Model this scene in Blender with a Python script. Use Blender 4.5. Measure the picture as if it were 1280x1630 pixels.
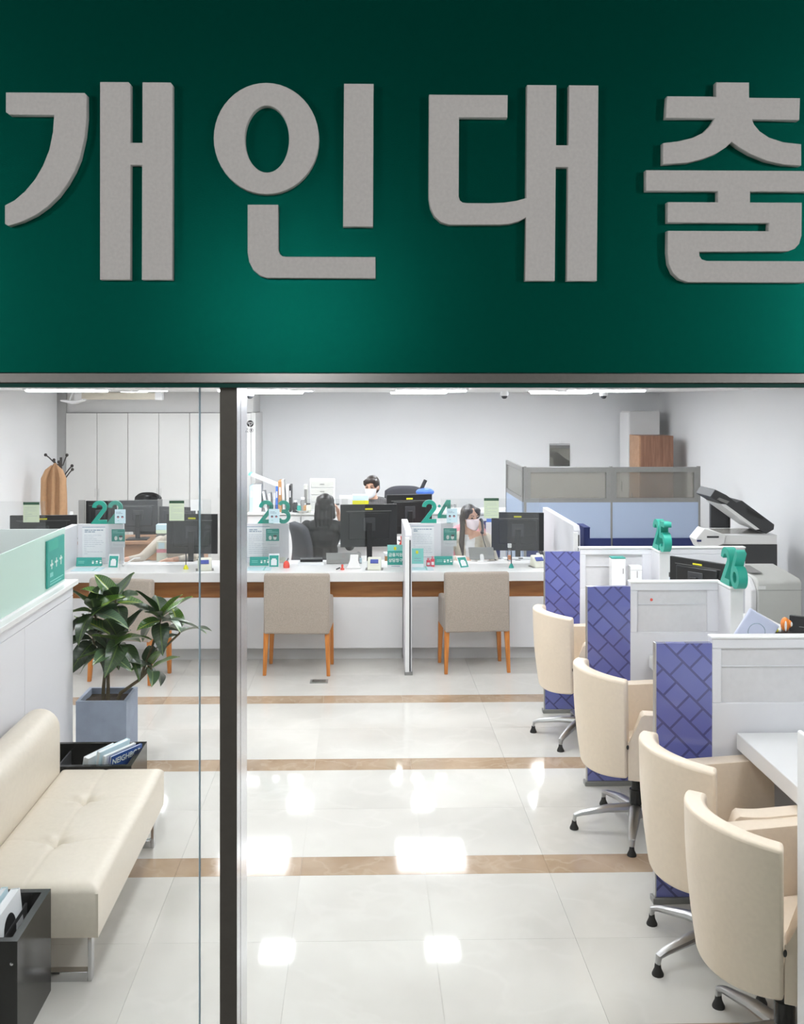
import bpy, bmesh, math, random
from mathutils import Vector, Matrix, Euler

# ---------------------------------------------------------------- clear
for o in list(bpy.data.objects):
    bpy.data.objects.remove(o, do_unlink=True)
scene = bpy.context.scene
C = scene.collection
random.seed(7)
R = math.radians
PI = math.pi

# ---------------------------------------------------------------- camera
F = 1580.0            # focal length in pixels of the 1280 wide frame
EYE = 2.35            # the photographer stands on the stairs of the hall
YAW = R(1.28)
cam_d = bpy.data.cameras.new('camera')
cam = bpy.data.objects.new('camera', cam_d)
C.objects.link(cam)
cam_d.sensor_fit = 'HORIZONTAL'
cam_d.sensor_width = 36.0
cam_d.lens = 36.0 * F / 1280.0
cam_d.shift_x = 27.0 / 1280.0
cam_d.shift_y = -177.0 / 1280.0
cam_d.clip_start = 0.05
cam.location = (0, 0, EYE)
cam.rotation_euler = (R(90), 0, -YAW)
scene.camera = cam

# ---------------------------------------------------------------- world, exposure
world = bpy.data.worlds.new('world')
scene.world = world
world.use_nodes = True
world.node_tree.nodes['Background'].inputs[0].default_value = (0.9, 0.95, 1.0, 1)
world.node_tree.nodes['Background'].inputs[1].default_value = 0.02
vs = scene.view_settings
vs.view_transform = 'Standard'
vs.look = 'None'
vs.gamma = 1.0
vs.use_curve_mapping = False
vs.exposure = 1.08
LAMP = 13.0            # brightness of the ceiling lamps of the bank
HALL = 45.0           # brightness of the small hall lamp and the added side panels

def X(px, Y):
    u = (px - 613.0) / F
    return Y * (math.sin(YAW) + u * math.cos(YAW)) / (math.cos(YAW) - u * math.sin(YAW))
def Z(py, Y, px=640):
    u = (px - 613.0) / F
    return EYE - (py - 638.0) / F * Y / (math.cos(YAW) - u * math.sin(YAW))

# ---------------------------------------------------------------- materials
def lin(c):
    c = c / 255.0
    return c / 12.92 if c <= 0.04045 else ((c + 0.055) / 1.055) ** 2.4
def rgb(r, g, b):
    return (lin(r), lin(g), lin(b), 1.0)
MATS = {}
def mat(name, col, rough=0.5, metal=0.0, noise=None, bump=None, emit=None, spec=0.5, coat=0.0, sheen=0.0):
    """noise=(scale, amount) varies the colour; bump=(scale, strength) gives fine relief"""
    m = bpy.data.materials.new(name); MATS[name] = m
    m.use_nodes = True
    nt = m.node_tree; b = nt.nodes['Principled BSDF']
    c = rgb(*col)
    b.inputs['Base Color'].default_value = c
    b.inputs['Roughness'].default_value = rough
    b.inputs['Metallic'].default_value = metal
    b.inputs['Specular IOR Level'].default_value = spec
    b.inputs['Coat Weight'].default_value = coat
    b.inputs['Sheen Weight'].default_value = sheen
    tc = None
    if noise or bump:
        tc = nt.nodes.new('ShaderNodeTexCoord')
    if noise:
        n = nt.nodes.new('ShaderNodeTexNoise'); n.inputs['Scale'].default_value = noise[0]; n.inputs['Detail'].default_value = 5
        nt.links.new(tc.outputs['Object'], n.inputs['Vector'])
        rmp = nt.nodes.new('ShaderNodeMapRange')
        rmp.inputs[1].default_value = 0.3; rmp.inputs[2].default_value = 0.7
        rmp.inputs[3].default_value = 1 - noise[1]; rmp.inputs[4].default_value = 1 + noise[1]
        nt.links.new(n.outputs[0], rmp.inputs[0])
        mx = nt.nodes.new('ShaderNodeVectorMath'); mx.operation = 'SCALE'
        mx.inputs[0].default_value = c[:3]
        nt.links.new(rmp.outputs[0], mx.inputs['Scale'])
        nt.links.new(mx.outputs[0], b.inputs['Base Color'])
    if bump:
        n2 = nt.nodes.new('ShaderNodeTexNoise'); n2.inputs['Scale'].default_value = bump[0]; n2.inputs['Detail'].default_value = 3
        nt.links.new(tc.outputs['Object'], n2.inputs['Vector'])
        bp = nt.nodes.new('ShaderNodeBump'); bp.inputs['Strength'].default_value = bump[1]; bp.inputs['Distance'].default_value = 0.002
        nt.links.new(n2.outputs[0], bp.inputs['Height'])
        nt.links.new(bp.outputs[0], b.inputs['Normal'])
    if emit:
        b.inputs['Emission Color'].default_value = rgb(*emit[0]); b.inputs['Emission Strength'].default_value = emit[1]
    return m

def marble(name, c1, c2, vein, scale, rough, veinamt, coat=0.0):
    m = bpy.data.materials.new(name); MATS[name] = m
    m.use_nodes = True
    nt = m.node_tree; b = nt.nodes['Principled BSDF']
    geo = nt.nodes.new('ShaderNodeNewGeometry'); oi = nt.nodes.new('ShaderNodeObjectInfo')
    n = nt.nodes.new('ShaderNodeTexNoise'); n.inputs['Scale'].default_value = scale; n.inputs['Detail'].default_value = 6
    n.noise_dimensions = '4D'
    nt.links.new(geo.outputs['Position'], n.inputs['Vector']); nt.links.new(oi.outputs['Random'], n.inputs['W'])
    mx = nt.nodes.new('ShaderNodeMix'); mx.data_type = 'RGBA'
    mx.inputs[6].default_value = rgb(*c1); mx.inputs[7].default_value = rgb(*c2)
    r0 = nt.nodes.new('ShaderNodeMapRange'); r0.inputs[1].default_value = 0.35; r0.inputs[2].default_value = 0.65
    nt.links.new(n.outputs[0], r0.inputs[0]); nt.links.new(r0.outputs[0], mx.inputs[0])
    n2 = nt.nodes.new('ShaderNodeTexNoise'); n2.inputs['Scale'].default_value = scale * 1.3; n2.inputs['Detail'].default_value = 4; n2.inputs['Distortion'].default_value = 0.4
    n2.noise_dimensions = '4D'
    nt.links.new(geo.outputs['Position'], n2.inputs['Vector']); nt.links.new(oi.outputs['Random'], n2.inputs['W'])
    ab = nt.nodes.new('ShaderNodeMath'); ab.operation = 'SUBTRACT'; ab.inputs[1].default_value = 0.5
    ab2 = nt.nodes.new('ShaderNodeMath'); ab2.operation = 'ABSOLUTE'
    nt.links.new(n2.outputs[0], ab.inputs[0]); nt.links.new(ab.outputs[0], ab2.inputs[0])
    r1 = nt.nodes.new('ShaderNodeMapRange'); r1.inputs[1].default_value = 0.0; r1.inputs[2].default_value = 0.03; r1.inputs[3].default_value = veinamt; r1.inputs[4].default_value = 0.0
    nt.links.new(ab2.outputs[0], r1.inputs[0])
    mx2 = nt.nodes.new('ShaderNodeMix'); mx2.data_type = 'RGBA'; mx2.inputs[7].default_value = rgb(*vein)
    nt.links.new(mx.outputs[2], mx2.inputs[6]); nt.links.new(r1.outputs[0], mx2.inputs[0])
    hv = nt.nodes.new('ShaderNodeMapRange'); hv.inputs[3].default_value = 0.965; hv.inputs[4].default_value = 1.02
    nt.links.new(oi.outputs['Random'], hv.inputs[0])
    sc = nt.nodes.new('ShaderNodeVectorMath'); sc.operation = 'SCALE'
    nt.links.new(mx2.outputs[2], sc.inputs[0]); nt.links.new(hv.outputs[0], sc.inputs['Scale'])
    nt.links.new(sc.outputs[0], b.inputs['Base Color'])
    b.inputs['Roughness'].default_value = rough
    b.inputs['Specular IOR Level'].default_value = 0.32
    return m

def glassy(name, tint, haze=0.0, ior=1.45, rough=0.02, hazecol=(240, 245, 245)):
    """clear sheet: fresnel mirror over see-through, with a diffuse veil mixed in"""
    m = bpy.data.materials.new(name); MATS[name] = m
    m.use_nodes = True
    nt = m.node_tree
    out = nt.nodes['Material Output']; nt.nodes.remove(nt.nodes['Principled BSDF'])
    tr = nt.nodes.new('ShaderNodeBsdfTransparent'); tr.inputs[0].default_value = rgb(*tint)
    gl = nt.nodes.new('ShaderNodeBsdfGlossy'); gl.inputs['Roughness'].default_value = rough
    fr = nt.nodes.new('ShaderNodeFresnel'); fr.inputs[0].default_value = ior
    mx = nt.nodes.new('ShaderNodeMixShader')
    nt.links.new(fr.outputs[0], mx.inputs[0]); nt.links.new(tr.outputs[0], mx.inputs[1]); nt.links.new(gl.outputs[0], mx.inputs[2])
    last = mx
    if haze > 0:
        df = nt.nodes.new('ShaderNodeBsdfDiffuse'); df.inputs[0].default_value = rgb(*hazecol)
        m2 = nt.nodes.new('ShaderNodeMixShader'); m2.inputs[0].default_value = haze
        nt.links.new(mx.outputs[0], m2.inputs[1]); nt.links.new(df.outputs[0], m2.inputs[2]); last = m2
    nt.links.new(last.outputs[0], out.inputs[0])
    return m

def frosted(name, col, trans):
    m = bpy.data.materials.new(name); MATS[name] = m
    m.use_nodes = True
    nt = m.node_tree
    out = nt.nodes['Material Output']; b = nt.nodes['Principled BSDF']
    b.inputs['Base Color'].default_value = rgb(*col); b.inputs['Roughness'].default_value = 0.35
    tl = nt.nodes.new('ShaderNodeBsdfTranslucent'); tl.inputs[0].default_value = rgb(*col)
    mx = nt.nodes.new('ShaderNodeMixShader'); mx.inputs[0].default_value = trans
    nt.links.new(b.outputs[0], mx.inputs[1]); nt.links.new(tl.outputs[0], mx.inputs[2]); nt.links.new(mx.outputs[0], out.inputs[0])
    return m

def lattice(name, base, base2, line):
    """printed film: a lattice of slanted blocks with dark outlines"""
    m = bpy.data.materials.new(name); MATS[name] = m
    m.use_nodes = True
    nt = m.node_tree; b = nt.nodes['Principled BSDF']
    tc = nt.nodes.new('ShaderNodeTexCoord'); sx = nt.nodes.new('ShaderNodeSeparateXYZ'); cx = nt.nodes.new('ShaderNodeCombineXYZ')
    nt.links.new(tc.outputs['Object'], sx.inputs[0]); nt.links.new(sx.outputs[0], cx.inputs[0]); nt.links.new(sx.outputs[2], cx.inputs[1])
    mp = nt.nodes.new('ShaderNodeMapping'); mp.inputs['Rotation'].default_value = (0, 0, R(45)); mp.inputs['Scale'].default_value = (6.2, 6.2, 6.2)
    nt.links.new(cx.outputs[0], mp.inputs[0])
    br = nt.nodes.new('ShaderNodeTexBrick')
    br.offset = 0.5; br.squash = 0.5; br.squash_frequency = 2
    br.inputs['Color1'].default_value = rgb(*base); br.inputs['Color2'].default_value = rgb(*base2); br.inputs['Mortar'].default_value = rgb(*line)
    br.inputs['Scale'].default_value = 1.0; br.inputs['Mortar Size'].default_value = 0.035; br.inputs['Brick Width'].default_value = 1.1; br.inputs['Row Height'].default_value = 0.55
    nt.links.new(mp.outputs[0], br.inputs[0]); nt.links.new(br.outputs[0], b.inputs['Base Color'])
    b.inputs['Roughness'].default_value = 0.12
    b.inputs['Coat Weight'].default_value = 0.6; b.inputs['Coat Roughness'].default_value = 0.06
    return m

def plaid(name, c1, c2, scale):
    m = bpy.data.materials.new(name); MATS[name] = m
    m.use_nodes = True
    nt = m.node_tree; b = nt.nodes['Principled BSDF']
    tc = nt.nodes.new('ShaderNodeTexCoord')
    fac = []
    for d in ('X', 'Z'):
        w = nt.nodes.new('ShaderNodeTexWave'); w.bands_direction = d; w.inputs['Scale'].default_value = scale
        nt.links.new(tc.outputs['Object'], w.inputs['Vector']); fac.append(w)
    mu = nt.nodes.new('ShaderNodeMath'); mu.operation = 'MULTIPLY'
    nt.links.new(fac[0].outputs['Fac'], mu.inputs[0]); nt.links.new(fac[1].outputs['Fac'], mu.inputs[1])
    mx = nt.nodes.new('ShaderNodeMix'); mx.data_type = 'RGBA'; mx.inputs[6].default_value = rgb(*c1); mx.inputs[7].default_value = rgb(*c2)
    nt.links.new(mu.outputs[0], mx.inputs[0]); nt.links.new(mx.outputs[2], b.inputs['Base Color'])
    b.inputs['Roughness'].default_value = 0.9
    return m

def wood(name, c1, c2, scale, stretch, rough):
    m = bpy.data.materials.new(name); MATS[name] = m
    m.use_nodes = True
    nt = m.node_tree; b = nt.nodes['Principled BSDF']
    tc = nt.nodes.new('ShaderNodeTexCoord'); mp = nt.nodes.new('ShaderNodeMapping'); mp.inputs['Scale'].default_value = stretch
    n = nt.nodes.new('ShaderNodeTexNoise'); n.inputs['Scale'].default_value = scale; n.inputs['Detail'].default_value = 6
    nt.links.new(tc.outputs['Object'], mp.inputs[0]); nt.links.new(mp.outputs[0], n.inputs['Vector'])
    mx = nt.nodes.new('ShaderNodeMix'); mx.data_type = 'RGBA'; mx.inputs[6].default_value = rgb(*c1); mx.inputs[7].default_value = rgb(*c2)
    r0 = nt.nodes.new('ShaderNodeMapRange'); r0.inputs[1].default_value = 0.35; r0.inputs[2].default_value = 0.65
    nt.links.new(n.outputs[0], r0.inputs[0]); nt.links.new(r0.outputs[0], mx.inputs[0]); nt.links.new(mx.outputs[2], b.inputs['Base Color'])
    b.inputs['Roughness'].default_value = rough
    return m

def leafmat(name, c1, c2, rib):
    m = bpy.data.materials.new(name); MATS[name] = m
    m.use_nodes = True
    nt = m.node_tree; b = nt.nodes['Principled BSDF']
    tc = nt.nodes.new('ShaderNodeTexCoord'); sx = nt.nodes.new('ShaderNodeSeparateXYZ'); nt.links.new(tc.outputs['Object'], sx.inputs[0])
    ab = nt.nodes.new('ShaderNodeMath'); ab.operation = 'ABSOLUTE'; nt.links.new(sx.outputs[0], ab.inputs[0])
    # side veins: lines slanting away from the midrib
    a2 = nt.nodes.new('ShaderNodeMath'); a2.operation = 'MULTIPLY_ADD'; a2.inputs[1].default_value = -0.6
    nt.links.new(ab.outputs[0], a2.inputs[0]); nt.links.new(sx.outputs[1], a2.inputs[2])
    w = nt.nodes.new('ShaderNodeMath'); w.operation = 'MULTIPLY'; w.inputs[1].default_value = 330.0; nt.links.new(a2.outputs[0], w.inputs[0])
    s = nt.nodes.new('ShaderNodeMath'); s.operation = 'SINE'; nt.links.new(w.outputs[0], s.inputs[0])
    vr = nt.nodes.new('ShaderNodeMapRange'); vr.inputs[1].default_value = 0.75; vr.inputs[2].default_value = 1.0; vr.inputs[4].default_value = 0.3
    nt.links.new(s.outputs[0], vr.inputs[0])
    mr = nt.nodes.new('ShaderNodeMapRange'); mr.inputs[1].default_value = 0.002; mr.inputs[2].default_value = 0.005; mr.inputs[3].default_value = 0.85; mr.inputs[4].default_value = 0.0
    nt.links.new(ab.outputs[0], mr.inputs[0])
    mxv = nt.nodes.new('ShaderNodeMath'); mxv.operation = 'MAXIMUM'; nt.links.new(vr.outputs[0], mxv.inputs[0]); nt.links.new(mr.outputs[0], mxv.inputs[1])
    oi = nt.nodes.new('ShaderNodeObjectInfo')
    m1 = nt.nodes.new('ShaderNodeMix'); m1.data_type = 'RGBA'; m1.inputs[6].default_value = rgb(*c1); m1.inputs[7].default_value = rgb(*c2); nt.links.new(oi.outputs['Random'], m1.inputs[0])
    m2 = nt.nodes.new('ShaderNodeMix'); m2.data_type = 'RGBA'; m2.inputs[7].default_value = rgb(*rib); nt.links.new(m1.outputs[2], m2.inputs[6]); nt.links.new(mxv.outputs[0], m2.inputs[0])
    nt.links.new(m2.outputs[2], b.inputs['Base Color'])
    b.inputs['Roughness'].default_value = 0.3; b.inputs['Specular IOR Level'].default_value = 0.6
    return m

M_wall = mat('wall_paint', (236, 236, 237), 0.7, noise=(1.2, 0.012), bump=(160, 0.05))
M_ceil = mat('ceiling_paint', (240, 240, 240), 0.8, noise=(2.0, 0.015))
M_grey = mat('grey_laminate', (214, 213, 212), 0.45, noise=(3, 0.015))
M_cab = mat('cabinet_laminate', (226, 225, 223), 0.45, noise=(2, 0.012))
M_dgap = mat('dark_gap', (70, 72, 72), 0.8, noise=(20, 0.05))
M_white = mat('white_laminate', (240, 239, 238), 0.28, noise=(3, 0.012))
M_white2 = mat('white_matte', (236, 235, 236), 0.55, noise=(4, 0.012))
M_panelw = mat('partition_white', (226, 225, 229), 0.45, noise=(4, 0.012))
M_recess = mat('partition_felt', (214, 212, 214), 0.8, noise=(40, 0.03), bump=(300, 0.2))
M_wood = wood('walnut_band', (174, 118, 66), (148, 94, 48), 3.0, (1.0, 8, 14), 0.4)
M_woodcab = wood('cabinet_wood', (150, 108, 86), (122, 82, 62), 3.0, (14, 14, 1.0), 0.45)
M_deskwood = wood('desk_wood', (182, 140, 108), (166, 124, 92), 2.0, (1, 8, 8), 0.5)
M_leg = wood('orange_beech', (214, 138, 64), (190, 112, 46), 5.0, (10, 10, 1.0), 0.4)
M_marble = marble('cream_marble', (222, 219, 212), (209, 205, 198), (228, 225, 219), 1.6, 0.055, 0.25)
M_strip = marble('brown_marble', (190, 166, 142), (166, 140, 114), (208, 190, 170), 3.6, 0.08, 0.28)
M_base = mat('floor_screed', (206, 201, 190), 0.5, noise=(10, 0.05))
M_staff = mat('staff_floor_vinyl', (205, 200, 190), 0.4, noise=(3, 0.03))
M_hallfloor = mat('hall_floor_stone', (150, 146, 138), 0.25, noise=(2, 0.05))
M_hallwall = mat('hall_wall_stone', (120, 118, 112), 0.5, noise=(2, 0.05))
M_hallceil = mat('hall_ceiling_dark', (70, 70, 68), 0.7, noise=(2, 0.05))
M_sign = mat('sign_green', (0, 100, 84), 0.25, metal=0.75, noise=(60, 0.04), bump=(500, 0.1), spec=0.1)
M_letter = mat('letter_white', (212, 209, 203), 0.6, noise=(120, 0.05), bump=(500, 0.15))
M_steel = mat('brushed_steel', (184, 182, 178), 0.22, metal=1.0, noise=(90, 0.05))
M_steeld = mat('dark_bronze_steel', (104, 101, 94), 0.35, metal=0.6, noise=(40, 0.05))
M_pillar = mat('pillar_grey', (176, 176, 175), 0.6, noise=(10, 0.03))
M_postside = mat('satin_steel', (222, 223, 228), 0.24, metal=1.0, noise=(60, 0.04))
M_chrome = mat('chrome', (200, 200, 202), 0.14, metal=1.0, noise=(30, 0.02))
M_alu = mat('polished_aluminium', (190, 190, 190), 0.34, metal=1.0, noise=(30, 0.03))
M_glass = glassy('window_glass', (246, 250, 248), 0.0, 1.45, 0.0)
M_acryl = glassy('acrylic', (252, 253, 253), 0.03, 1.42, 0.02)  # pale veil of room reflections is put into the sheet's colour

M_gedge = mat('green_glass_edge', (6, 70, 60), 0.15, noise=(20, 0.05))
M_edge = frosted('glass_edge', (216, 232, 238), 0.8)
M_frost = frosted('frosted_green_glass', (216, 238, 229), 0.25)
M_frostg = frosted('frosted_grey_glass', (236, 240, 239), 0.3)
M_cream = mat('cream_leather', (236, 218, 196), 0.42, noise=(60, 0.03), bump=(220, 0.2), coat=0.1)
M_bench = mat('ivory_leather', (226, 216, 200), 0.38, noise=(50, 0.03), bump=(220, 0.2), spec=0.5)
M_taupe = mat('taupe_fabric', (168, 155, 143), 0.95, noise=(110, 0.12), bump=(400, 0.6), sheen=0.2)
M_black = mat('black_plastic', (26, 27, 29), 0.35, noise=(40, 0.06))
M_blackg = mat('black_gloss', (16, 16, 17), 0.2, noise=(20, 0.05), spec=0.4)
M_dark = mat('charcoal_plastic', (58, 59, 62), 0.45, noise=(40, 0.05))
M_dkfab = mat('charcoal_fabric', (62, 62, 68), 0.9, noise=(120, 0.1), bump=(400, 0.4))
M_rubber = mat('black_rubber', (30, 29, 28), 0.7, noise=(40, 0.06))
M_green = mat('teal_green', (40, 166, 146), 0.4, noise=(30, 0.03))
M_print = mat('print_green', (52, 158, 146), 0.5, noise=(30, 0.05))
M_mint = mat('print_mint', (134, 205, 196), 0.5, noise=(30, 0.04))
M_pale = mat('print_pale_blue', (206, 230, 238), 0.5, noise=(20, 0.02))
M_lgreen = mat('print_pale_green', (214, 226, 198), 0.6, noise=(20, 0.02))
M_dgreen = mat('print_dark_green', (44, 84, 62), 0.6, noise=(20, 0.04))
M_paper = mat('paper', (236, 238, 240), 0.7, noise=(15, 0.012))
M_ink = mat('ink_grey', (150, 168, 182), 0.7, noise=(90, 0.2))
M_inkd = mat('ink_dark', (64, 70, 76), 0.7, noise=(90, 0.1))
M_inkw = mat('ink_white', (236, 244, 240), 0.6, noise=(60, 0.03))
M_yellow = mat('label_yellow', (226, 222, 40), 0.5, noise=(30, 0.03))
M_orange = mat('shell_orange', (240, 138, 50), 0.35, noise=(30, 0.15))
M_red = mat('coral_red', (232, 88, 74), 0.4, noise=(30, 0.05))
M_pink = mat('bright_pink', (238, 92, 108), 0.35, noise=(30, 0.05))
M_blue = lattice('blue_lattice_film', (112, 118, 186), (94, 100, 170), (70, 72, 128))
M_bfab = mat('blue_grey_fabric', (168, 182, 206), 0.95, noise=(200, 0.07), bump=(400, 0.4))
M_navy = mat('navy_fabric', (32, 44, 98), 0.9, noise=(200, 0.07), bump=(400, 0.3))
M_frameg = mat('grey_frame', (142, 141, 139), 0.45, metal=0.2, noise=(30, 0.04))
M_pfglass = glassy('cubicle_glass', (214, 212, 206), 0.25, 1.4, 0.1, (196, 194, 188))
M_mirror = mat('mirror', (225, 228, 228), 0.02, metal=1.0, noise=(2, 0.01))
M_concrete = mat('planter_grey_blue', (158, 168, 186), 0.75, noise=(9, 0.1), bump=(120, 0.3))
M_soil = mat('soil', (62, 50, 40), 0.95, noise=(60, 0.35), bump=(90, 1.0))
M_stem = mat('plant_stem', (98, 86, 62), 0.8, noise=(40, 0.2), bump=(90, 0.6))
M_leafs = [leafmat('leaf_dark', (20, 44, 22), (32, 60, 24), (92, 116, 52)),
           leafmat('leaf_mid', (40, 84, 28), (74, 112, 30), (176, 186, 70)),
           leafmat('leaf_pale', (82, 108, 86), (56, 84, 54), (150, 168, 112))]
M_skin = mat('skin', (226, 178, 152), 0.5, noise=(30, 0.04))
M_hair = mat('black_hair', (28, 24, 24), 0.4, noise=(70, 0.3), bump=(180, 0.5))
M_hairb = mat('dark_brown_hair', (46, 36, 32), 0.4, noise=(70, 0.3), bump=(180, 0.5))
M_mask = mat('mask_white', (240, 240, 242), 0.8, noise=(60, 0.02))
M_maskp = mat('mask_pale_pink', (240, 224, 230), 0.8, noise=(60, 0.02))
M_blackcl = mat('black_jacket', (44, 42, 42), 0.9, noise=(60, 0.12), bump=(200, 0.3))
M_beige = mat('beige_jacket', (208, 200, 184), 0.9, noise=(60, 0.05), bump=(200, 0.3))
M_blouse = mat('white_blouse', (236, 236, 238), 0.8, noise=(60, 0.03))
M_shirt = mat('beige_shirt', (206, 194, 180), 0.9, noise=(40, 0.06), bump=(200, 0.3))
M_plaid = plaid('grey_plaid', (86, 84, 86), (160, 158, 158), 16.0)
M_trouser = mat('dark_trousers', (52, 52, 58), 0.9, noise=(60, 0.1))
M_coat = mat('camel_coat', (196, 154, 116), 0.9, noise=(30, 0.06), bump=(250, 0.4))
M_brown = mat('iron_brown', (66, 62, 60), 0.5, metal=0.5, noise=(30, 0.08))
M_ivory = mat('ivory_plastic', (222, 222, 206), 0.45, noise=(30, 0.02))
M_gplast = mat('printer_grey', (206, 206, 201), 0.5, noise=(40, 0.02))
M_lcd = mat('lcd_blue', (78, 92, 168), 0.3, noise=(40, 0.06))
M_lamp = mat('lamp_diffuser', (255, 255, 255), 0.5, emit=((250, 247, 255), LAMP))
M_halll = mat('hall_light_glow', (255, 255, 255), 0.5, emit=((250, 250, 255), HALL))
M_cardb = mat('cardboard_brown', (186, 140, 96), 0.8, noise=(20, 0.05))
M_bluep = mat('bright_blue', (84, 128, 220), 0.4, noise=(20, 0.05))
M_paleb = mat('device_pale_blue', (206, 212, 234), 0.35, noise=(20, 0.03))
M_beigep = mat('beige_plastic', (222, 214, 198), 0.5, noise=(20, 0.03))
M_pinkf = mat('pink_fabric', (222, 150, 160), 0.9, noise=(60, 0.06))

# ---------------------------------------------------------------- mesh helpers
class MB:
    """collects shapes and links them as one mesh object"""
    def __init__(s):
        s.v = []; s.f = []
    def add(s, vs_, fs, M=None):
        n = len(s.v)
        for p in vs_:
            p = Vector(p)
            s.v.append(tuple(M @ p) if M is not None else tuple(p))
        s.f += [tuple(i + n for i in f) for f in fs]
        return s
    def box(s, x0, x1, y0, y1, z0, z1, M=None):
        return s.add([(x0, y0, z0), (x1, y0, z0), (x1, y1, z0), (x0, y1, z0), (x0, y0, z1), (x1, y0, z1), (x1, y1, z1), (x0, y1, z1)],
                     [(0, 3, 2, 1), (4, 5, 6, 7), (0, 1, 5, 4), (1, 2, 6, 5), (2, 3, 7, 6), (3, 0, 4, 7)], M)
    def cbox(s, c, d, M=None):
        return s.box(c[0] - d[0] / 2, c[0] + d[0] / 2, c[1] - d[1] / 2, c[1] + d[1] / 2, c[2] - d[2] / 2, c[2] + d[2] / 2, M)
    def prism(s, poly, a, b, axis='y', M=None):
        """2D polygon (convex or gently concave) run from a to b along an axis"""
        def P(u, w, t):
            return {'y': (u, t, w), 'x': (t, u, w), 'z': (u, w, t)}[axis]
        n = len(poly)
        vs_ = [P(u, w, a) for u, w in poly] + [P(u, w, b) for u, w in poly]
        fs = [tuple(range(n)), tuple(range(2 * n - 1, n - 1, -1))] + [(i, i + n, (i + 1) % n + n, (i + 1) % n) for i in range(n)]
        return s.add(vs_, fs, M)
    def tube(s, pts, rad, n=10, cap=True, flat=None, M=None):
        pts = [Vector(p) for p in pts]
        if not isinstance(rad, (list, tuple)): rad = [rad] * len(pts)
        vs_ = []; fs = []
        up = None
        for i, p in enumerate(pts):
            d = (pts[min(i + 1, len(pts) - 1)] - pts[max(i - 1, 0)])
            d = d.normalized() if d.length > 1e-9 else Vector((0, 0, 1))
            if up is None:
                up = Vector((0, 0, 1)) if abs(d.z) < 0.9 else Vector((0, 1, 0))
            a = d.cross(up)
            a = a.normalized() if a.length > 1e-6 else d.orthogonal().normalized()
            b = a.cross(d).normalized(); up = b
            for k in range(n):
                t = 2 * PI * k / n
                vs_.append(p + a * math.cos(t) * rad[i] + b * math.sin(t) * rad[i] * (flat or 1))
        for i in range(len(pts) - 1):
            for k in range(n):
                fs.append((i * n + k, i * n + (k + 1) % n, (i + 1) * n + (k + 1) % n, (i + 1) * n + k))
        if cap:
            fs.append(tuple(range(n - 1, -1, -1))); fs.append(tuple(range((len(pts) - 1) * n, len(pts) * n)))
        return s.add(vs_, fs, M)
    def lathe(s, prof, c=(0, 0, 0), n=20, M=None):
        vs_ = []; fs = []
        for r, z in prof:
            for k in range(n):
                t = 2 * PI * k / n
                vs_.append((c[0] + r * math.cos(t), c[1] + r * math.sin(t), c[2] + z))
        for i in range(len(prof) - 1):
            for k in range(n):
                fs.append((i * n + k, i * n + (k + 1) % n, (i + 1) * n + (k + 1) % n, (i + 1) * n + k))
        fs.append(tuple(range(n - 1, -1, -1))); fs.append(tuple(range((len(prof) - 1) * n, len(prof) * n)))
        return s.add(vs_, fs, M)
    def ell(s, c, r, n=14, m=9, M=None):
        if not isinstance(r, (list, tuple)): r = (r, r, r)
        vs_ = [(c[0], c[1], c[2] - r[2])]; fs = []
        for j in range(1, m):
            ph = -PI / 2 + PI * j / m
            for k in range(n):
                t = 2 * PI * k / n
                vs_.append((c[0] + r[0] * math.cos(ph) * math.cos(t), c[1] + r[1] * math.cos(ph) * math.sin(t), c[2] + r[2] * math.sin(ph)))
        vs_.append((c[0], c[1], c[2] + r[2])); L = len(vs_) - 1
        for k in range(n):
            fs.append((0, 1 + (k + 1) % n, 1 + k)); fs.append((L, 1 + (m - 2) * n + k, 1 + (m - 2) * n + (k + 1) % n))
        for j in range(m - 2):
            for k in range(n):
                fs.append((1 + j * n + k, 1 + j * n + (k + 1) % n, 1 + (j + 1) * n + (k + 1) % n, 1 + (j + 1) * n + k))
        return s.add(vs_, fs, M)
    def cap(s, a, b, ra, rb, n=12, M=None):
        """tapered capsule"""
        a = Vector(a); b = Vector(b); d = (b - a).normalized()
        pts = []; rd = []
        for t in (-1.0, -0.8, -0.45): pts.append(a + d * ra * t); rd.append(ra * math.sqrt(max(0.0, 1 - t * t)) + 0.0005)
        pts.append(a); rd.append(ra); pts.append(b); rd.append(rb)
        for t in (0.45, 0.8, 1.0): pts.append(b + d * rb * t); rd.append(rb * math.sqrt(max(0.0, 1 - t * t)) + 0.0005)
        return s.tube(pts, rd, n, True, None, M)
    def grid(s, fn, nu, nv, M=None):
        vs_ = [fn(i / nu, j / nv) for j in range(nv + 1) for i in range(nu + 1)]
        fs = [(j * (nu + 1) + i, j * (nu + 1) + i + 1, (j + 1) * (nu + 1) + i + 1, (j + 1) * (nu + 1) + i) for j in range(nv) for i in range(nu)]
        return s.add(vs_, fs, M)
    def mesh(s, name='mesh'):
        me = bpy.data.meshes.new(name)
        me.from_pydata(s.v, [], s.f); me.update()
        bm = bmesh.new(); bm.from_mesh(me); bmesh.ops.recalc_face_normals(bm, faces=bm.faces); bm.to_mesh(me); bm.free()
        return me
    def build(s, name, m, parent=None, bev=0.0, seg=2, smooth=True, sub=0, solid=0.0, loc=None):
        me = s.mesh(name)
        o = link(name, me, m, parent, bev, seg, smooth)
        if solid:
            md = o.modifiers.new('solid', 'SOLIDIFY'); md.thickness = solid; md.offset = 0
        if sub:
            md = o.modifiers.new('sub', 'SUBSURF'); md.levels = sub; md.render_levels = sub
        if loc: o.location = loc
        return o
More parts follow.
